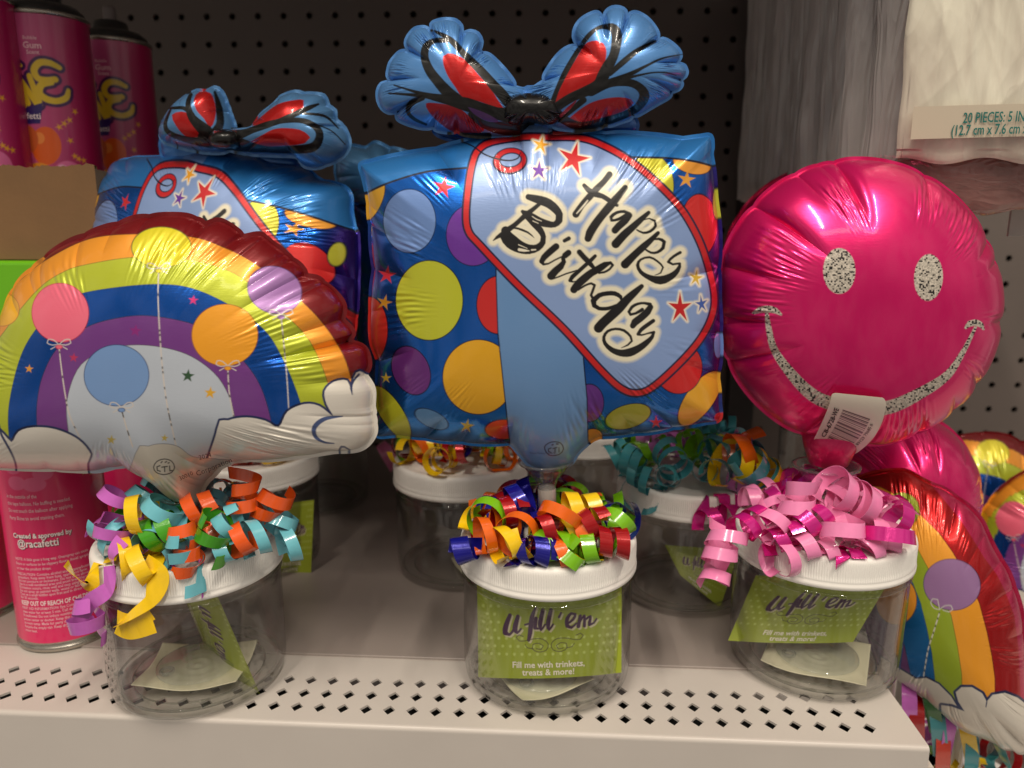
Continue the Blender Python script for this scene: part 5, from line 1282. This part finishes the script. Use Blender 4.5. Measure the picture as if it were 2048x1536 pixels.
# front pair on the shelf
P0 = onZ(134, 1265, 0)
cA, wA = spray_can(P0[0], P0[1] + 0.004, 0, 'pink spray string can, back label forward, beside the rainbow jar', 'back', face=math.atan2(P0[0], P0[1]) * -1)
lh = 150
def vy(py): return 150 - 6 - (1291 - py) / 3.93
INKW = pmat('label_white', (240, 190, 200), 0.5); INKWB = pmat('label_white_bold', (250, 232, 232), 0.5); INKB = pmat('label_dark', (84, 16, 40), 0.5)
blocks = [(948, 'in the outside of the'), (964, 'this tape balloon. No buffing is needed.'), (980, 'Do not touch the balloon after applying'), (997, 'Party Shine to avoid staining them.'),
          (1091, 'NOTE: A little goes a long way. Overspray can cause'), (1102, 'floors or surfaces to be slippery floors. Avoid spraying on'), (1113, 'or near the product drops.'),
          (1126, 'PRECAUTION: Contains alcohol and propane/butane'), (1134, 'propellant. Keep away from heat, sparks and flame.'), (1142, 'Do not puncture or incinerate. Do not store above 120F.'), (1150, 'Use in a well ventilated area and avoid breathing mist.'), (1158, 'If irritation occurs, rinse well and stop using the item.'), (1166, 'Do not spray on painted walls, wood or fabric surfaces.'), (1174, 'Test on a small hidden spot first and in direct sunlight'), (1182, 'for 30 seconds.'),
          (1207, 'FIRST AID INFORMATION: Eye Contact: Flush eyes with'), (1216, 'clean water for at least 5 min. Call doctor if needed.'), (1225, 'If swallowed: Do not induce vomiting and call'), (1234, 'poison center or doctor. Keep this can upright'), (1243, 'at room temp. Made for party decorating use.'), (1252, 'Recycle the empty can. Keep dry, store below'), (1261, 'room heat.')]
for py, s in blocks: wtext(cA, wA, s, 2.25 if py > 1000 else 2.9, -25.5, vy(py), INKW, bold=0.035, squeeze=0.80 if py > 1000 else 0.72, align='LEFT')
wtext(cA, wA, 'KEEP OUT OF REACH OF CHILDREN.', 3.9, -25.5, vy(1195), INKWB, bold=0.09, squeeze=0.62, align='LEFT')
for dx_, m_ in ((0.28, INKB), (0, INKWB)):
    for s, sz, tu, py in (('Created & approved by', 3.9, -24.5, 1037), ('@racafetti', 6.2, -22.5, 1055)):
        r_ = wtext(cA, wA, s, sz, tu + dx_, vy(py) + dx_, m_, bold=0.12 + (0.10 if m_ is INKB else 0), squeeze=0.82, align='LEFT')
        if m_ is INKWB:
            for vtx in r_.data.vertices: vtx.co *= 1.0
            d_ = np.array([v.co[:] for v in r_.data.vertices]); q = d_[:, :2] / np.linalg.norm(d_[:, :2], axis=1)[:, None] * 0.00012; d_[:, :2] += q
            r_.data.vertices.foreach_set('co', d_.astype(np.float32).ravel())
P1 = onZ(-78, 1235, 0)
spray_can(P1[0], P1[1] + 0.01, 0, 'pink spray string can cut by the left edge of the photo', 'back', face=0.4)
P2 = onZ(235, 1130, 0)
spray_can(P2[0], P2[1] + 0.012, 0, 'shaded magenta spray can standing behind the front can', 'back', face=0.8)

BIN = pmat('green_plastic', (110, 190, 14), rough=0.28, coat=0.4, noise=0.03, nscale=20)
bx0, bx1 = onY(-260, 560, 0.452)[0], onY(100, 560, 0.452)[0]; bz = onY(60, 522, 0.452)[2]
bn = empty('storage_bin', ((bx0 + bx1) / 2, 0.56, 0), 'bright green glossy plastic bin behind the left edge of the rainbow balloon', 'bin')
V, f = box(bx0 + .003, bx1 - .003, 0.455, 0.70, 0.0005, bz - 0.060); o = mesh('bin_body', V, f, BIN, bn, smooth=False); bevel(o, 0.006, 3)
V, f = box(bx0, bx1, 0.452, 0.704, bz - 0.0605, bz); o = mesh('bin_lid', V, f, BIN, bn, smooth=False); bevel(o, 0.0025, 3)
CARDB = pmat('cardboard', (134, 100, 66), rough=0.85, noise=0.08, nscale=35, bump=0.15, bscale=400)
tx1 = onY(198, 420, 0.46)[0]; tx0 = onY(-300, 420, 0.46)[0]; tz1 = onY(100, 330, 0.46)[2]
tray = empty('cardboard_tray', ((tx0 + tx1) / 2, 0.56, bz), 'brown cardboard tray with torn top edge holding pink spray cans', 'tray')
Vt_, Ft_ = [], []
def wallstrip(pts, z0, z1, seed):
    rng = np.random.RandomState(seed); n = 160; P = np.array([np.interp(np.linspace(0, 1, n), [0, 1], [pts[0][k], pts[1][k]]) for k in (0, 1)]).T
    jag = np.cumsum(rng.randn(n)) * 0.00035; jag -= np.linspace(jag[0], jag[-1], n); jag += rng.randn(n) * 0.0002
    d = P[1] - P[0]; nr = np.array([-d[1], d[0]]); nr /= np.linalg.norm(nr); k = sum(len(a) for a in Vt_)
    V = np.concatenate([np.c_[P, np.full(n, z0)], np.c_[P, z1 + jag], np.c_[P + nr * 0.0025, z1 + jag - 0.0004], np.c_[P + nr * 0.0025, np.full(n, z0)]])
    Vt_.append(V); Ft_.append(gridfaces(4, n) + k)
wallstrip([(tx0, 0.46), (tx1, 0.46)], bz + 0.0005, tz1, 1); wallstrip([(tx1, 0.46), (tx1 + 0.012, 0.70)], bz + 0.0005, tz1 - 0.002, 2)
mesh('tray_wall', np.concatenate(Vt_), np.concatenate(Ft_), CARDB, tray, smooth=False)
V, f = box(tx0, tx1, 0.461, 0.70, bz + 0.0006, bz + 0.003); mesh('tray_floor', V, f, CARDB, tray, smooth=False)
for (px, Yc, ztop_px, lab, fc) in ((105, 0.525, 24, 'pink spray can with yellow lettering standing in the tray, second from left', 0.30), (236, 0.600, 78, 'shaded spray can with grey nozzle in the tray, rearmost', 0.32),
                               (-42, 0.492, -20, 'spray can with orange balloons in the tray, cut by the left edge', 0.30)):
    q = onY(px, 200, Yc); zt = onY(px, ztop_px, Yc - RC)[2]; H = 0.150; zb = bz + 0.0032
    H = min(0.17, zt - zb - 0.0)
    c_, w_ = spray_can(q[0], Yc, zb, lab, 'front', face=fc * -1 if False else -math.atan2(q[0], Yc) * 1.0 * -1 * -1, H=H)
    wtext(c_, w_, 'Gum', 5.4, -8, 19, INKW, bold=0.1); wtext(c_, w_, 'Scent', 3.4, -8, 23, INKW, bold=0.05); wtext(c_, w_, 'Bubble', 3.0, -9, 14.5, INKW, bold=0.02)
    wtext(c_, w_, 'Racafetti', 5.4, -17.0, 61.5, INKWB, bold=0.05)

# ================================================================== PACKS HANGING AT THE RIGHT
def pack_mat(name, col, rough, op, seed, bs=40, bd=0.35, tr=0.0):
    m = bpy.data.materials.new(name); m.use_nodes = True; t = m.node_tree; b = t.nodes['Principled BSDF']
    co = t.nodes.new('ShaderNodeTexCoord'); n = t.nodes.new('ShaderNodeTexNoise'); n.inputs['Scale'].default_value = 22; n.inputs['Detail'].default_value = 5; n.inputs['Distortion'].default_value = 1.2
    mp0 = t.nodes.new('ShaderNodeMapping'); mp0.inputs['Scale'].default_value = (2 if tr < 0.2 else 1, 2 if tr < 0.2 else 1, tr)
    t.links.new(co.outputs['Object'], mp0.inputs[0]); t.links.new(mp0.outputs[0], n.inputs['Vector'])
    r = t.nodes.new('ShaderNodeValToRGB'); r.color_ramp.elements[0].position = 0.35; r.color_ramp.elements[1].position = 0.65
    c = lin(col); r.color_ramp.elements[0].color = (*(c * (0.88 if tr < 0.2 else 0.72)), 1); r.color_ramp.elements[1].color = (*np.minimum(c * (1.05 if tr < 0.2 else 1.15), 0.95), 1)  # lighter patches and streaks painted into the colour as film highlights
    t.links.new(n.outputs['Fac'], r.inputs[0]); t.links.new(r.outputs[0], b.inputs['Base Color'])
    b.inputs['Roughness'].default_value = rough; b.inputs['Coat Weight'].default_value = 1.0; b.inputs['Coat Roughness'].default_value = 0.06
    b.inputs['Alpha'].default_value = op
    n1 = t.nodes.new('ShaderNodeTexNoise'); n1.inputs['Scale'].default_value = bs; n1.inputs['Detail'].default_value = 2.5; n1.inputs['Distortion'].default_value = 2.2
    mp1 = t.nodes.new('ShaderNodeMapping'); mp1.inputs['Scale'].default_value = (1, 1, tr)
    t.links.new(co.outputs['Object'], mp1.inputs[0]); t.links.new(mp1.outputs[0], n1.inputs['Vector'])
    ab = t.nodes.new('ShaderNodeMath'); ab.operation = 'SUBTRACT'; ab.inputs[1].default_value = 0.5; t.links.new(n1.outputs['Fac'], ab.inputs[0])
    a2 = t.nodes.new('ShaderNodeMath'); a2.operation = 'ABSOLUTE'; t.links.new(ab.outputs[0], a2.inputs[0])
    bm = t.nodes.new('ShaderNodeBump'); bm.inputs['Strength'].default_value = bd; bm.inputs['Distance'].default_value = 0.004; bm.invert = True
    t.links.new(a2.outputs[0], bm.inputs['Height']); t.links.new(bm.outputs[0], b.inputs['Normal']); t.links.new(bm.outputs[0], b.inputs['Coat Normal'])
    return m
def film_pack(x0, x1, z0, z1, Y, th, mat, label, seed, amp=0.0012, slope=0.0, nx=150, nz=150):
    rng = np.random.RandomState(seed)
    A, B = np.meshgrid(np.linspace(0, 1, nx), np.linspace(0, 1, nz)); A, B = A.ravel(), B.ravel()
    crk = rng.uniform(0, 6.28, 8); sk = rng.uniform(-0.6, 0.6, 8)
    e = (np.minimum(A, 1 - A) * 9).clip(0, 1) ** 0.5 * (np.minimum(B, 1.0) * 12).clip(0, 1) ** 0.5
    w = np.zeros_like(A)
    for k in range(9):
        a = rng.uniform(0, 3.14) if k > 5 else rng.normal(0, 0.25); fq = rng.uniform(8, 34); c = rng.uniform(0, 6.28)
        s = np.sin((A * math.cos(a) + B * math.sin(a) * 0.9) * fq + c + 1.5 * np.sin(B * rng.uniform(3, 9) + c)); w += (1 - np.abs(s)) ** 2.2 * rng.uniform(0.3, 1)
    w = w / 4.0
    ex = 0.0007 * np.sin(B * 9 + seed) + 0.0004 * np.sin(B * 27 + seed * 2)
    X = x0 + (x1 - x0) * A + ex * (A < 0.02) + slope * (B - 1) * (1 - A) * (x1 - x0)
    Zq = z0 + (z1 - z0) * B + 0.0016 * np.sin(A * 19 + seed) * (B < 0.03)
    Vf = np.stack([X, Y - th * 0.5 * e - amp * w * e, Zq], -1); Vb = np.stack([X, Y + th * 0.5 * e, Zq], -1)
    f = gridfaces(nz, nx)
    o = mesh('treat_bag_pack', np.concatenate([Vf, Vb]), np.concatenate([f[:, ::1], f[:, ::-1] + len(Vf)]), mat, None)
    return set_props(o, label, 'bag pack', 'clear bag packs hanging on the peg hook')
CREAM = pack_mat('cream_film', (240, 230, 210), 0.2, 1.0, 1, 26, 0.55, tr=0.45)
GREYF = pack_mat('grey_film', (202, 196, 192), 0.14, 0.95, 2, 60, 1.0, tr=0.06)
PINKF = pack_mat('pinkish_film', (168, 122, 114), 0.2, 0.85, 3, 24, 0.6, tr=2.5)  # pink tint stands in for pink contents and reflections in clear film
Yp = 0.415
xl = onY(1800, 200, Yp)[0]; zb_ = onY(1900, 322, Yp)[2]
front = film_pack(xl, xl + 0.125, zb_, 0.44, Yp, 0.010, CREAM, 'front cream film pack with a printed size strip, nearest the aisle', 1, amp=0.0022, nx=220, nz=200)
zs0, zs1 = onY(1900, 279, Yp - .0075)[2], onY(1900, 214, Yp - .0075)[2]; xs = onY(1822, 250, Yp - .0075)[0]
nn = 60
A_, B_ = np.meshgrid(np.linspace(0, 1, nn), np.linspace(0, 1, 12)); A_, B_ = A_.ravel(), B_.ravel()
V = np.stack([xs + A_ * 0.115, Yp - 0.0085 - 0.0006 * np.sin(A_ * 9), zs0 + (zs1 - zs0) * B_ + 0.0028 * A_], -1)
lab_ = mesh('label_strip', V, gridfaces(12, nn), pmat('strip_paper', (196, 184, 164), 0.4, coat=0.5), front)
TEAL = pmat('teal_ink', (20, 106, 100), 0.5)
for s, px, py in (('20 PIECES: 5 IN x 3 IN', 1926, 237), ('(12.7 cm x 7.6 cm x 20 cm)', 1902, 262)):
    q = onY(px, py, Yp - 0.0095); Vt, Ft = text_geo(s, 0.0068, squeeze=0.66, align='LEFT', bold=0.0001)
    mesh('lettering', np.stack([q[0] + Vt[:, 0], np.full(len(Vt), Yp - 0.0096), q[2] + Vt[:, 1] + Vt[:, 0] * 0.025], -1), Ft, TEAL, front, smooth=False)
n_p = 13
ords = ['second', 'third', 'fourth', 'fifth', 'sixth', 'seventh', 'eighth', 'ninth', 'tenth', 'eleventh', 'twelfth', 'thirteenth', 'rearmost']
for k in range(n_p):
    Yk = Yp + 0.018 + k * 0.0265
    mt = PINKF if k == 0 else GREYF
    zz = onY(1900, 425 if k == 0 else 440, Yp + 0.018)[2] if k == 0 else zb_ - 0.010 - 0.002 * (k % 3)
    film_pack(onY(1812, 200, Yk)[0] if k == 0 else xl - 0.002 + 0.003 * math.sin(k * 2.1), xl + 0.13, zz, 0.46, Yk, 0.019 + 0.005 * (k % 2), mt,
              ('pinkish film pack hanging lowest, right behind the front pack' if k == 0 else 'dim clear film pack on the peg hook, %s from the aisle' % ords[k]), 10 + k, nx=60, nz=110)
V, f = lathe([(0.002, 0.0), (0.002, 0.38)], (xl + 0.06, Yp - 0.01, 0.425), 16, axis=[[1, 0, 0], [0, 0, 1], [0, -1, 0]])
hk = mesh('peg_hook', V, f, TIN, None); set_props(hk, 'metal peg hook carrying the hanging film packs', 'hook')
q = onY(2040, 430, 0.47)
V, f = box(q[0] - 0.006, q[0] + 0.02, 0.468, 0.470, q[2] - 0.012, q[2] + 0.012)
o = mesh('price_tag_holder', V, f, clear_plastic('holder_plastic', (0.8, 0.78, 0.74), haze=0.5), None, smooth=False); set_props(o, 'small clear plastic tag holder under the film packs', 'tag holder')
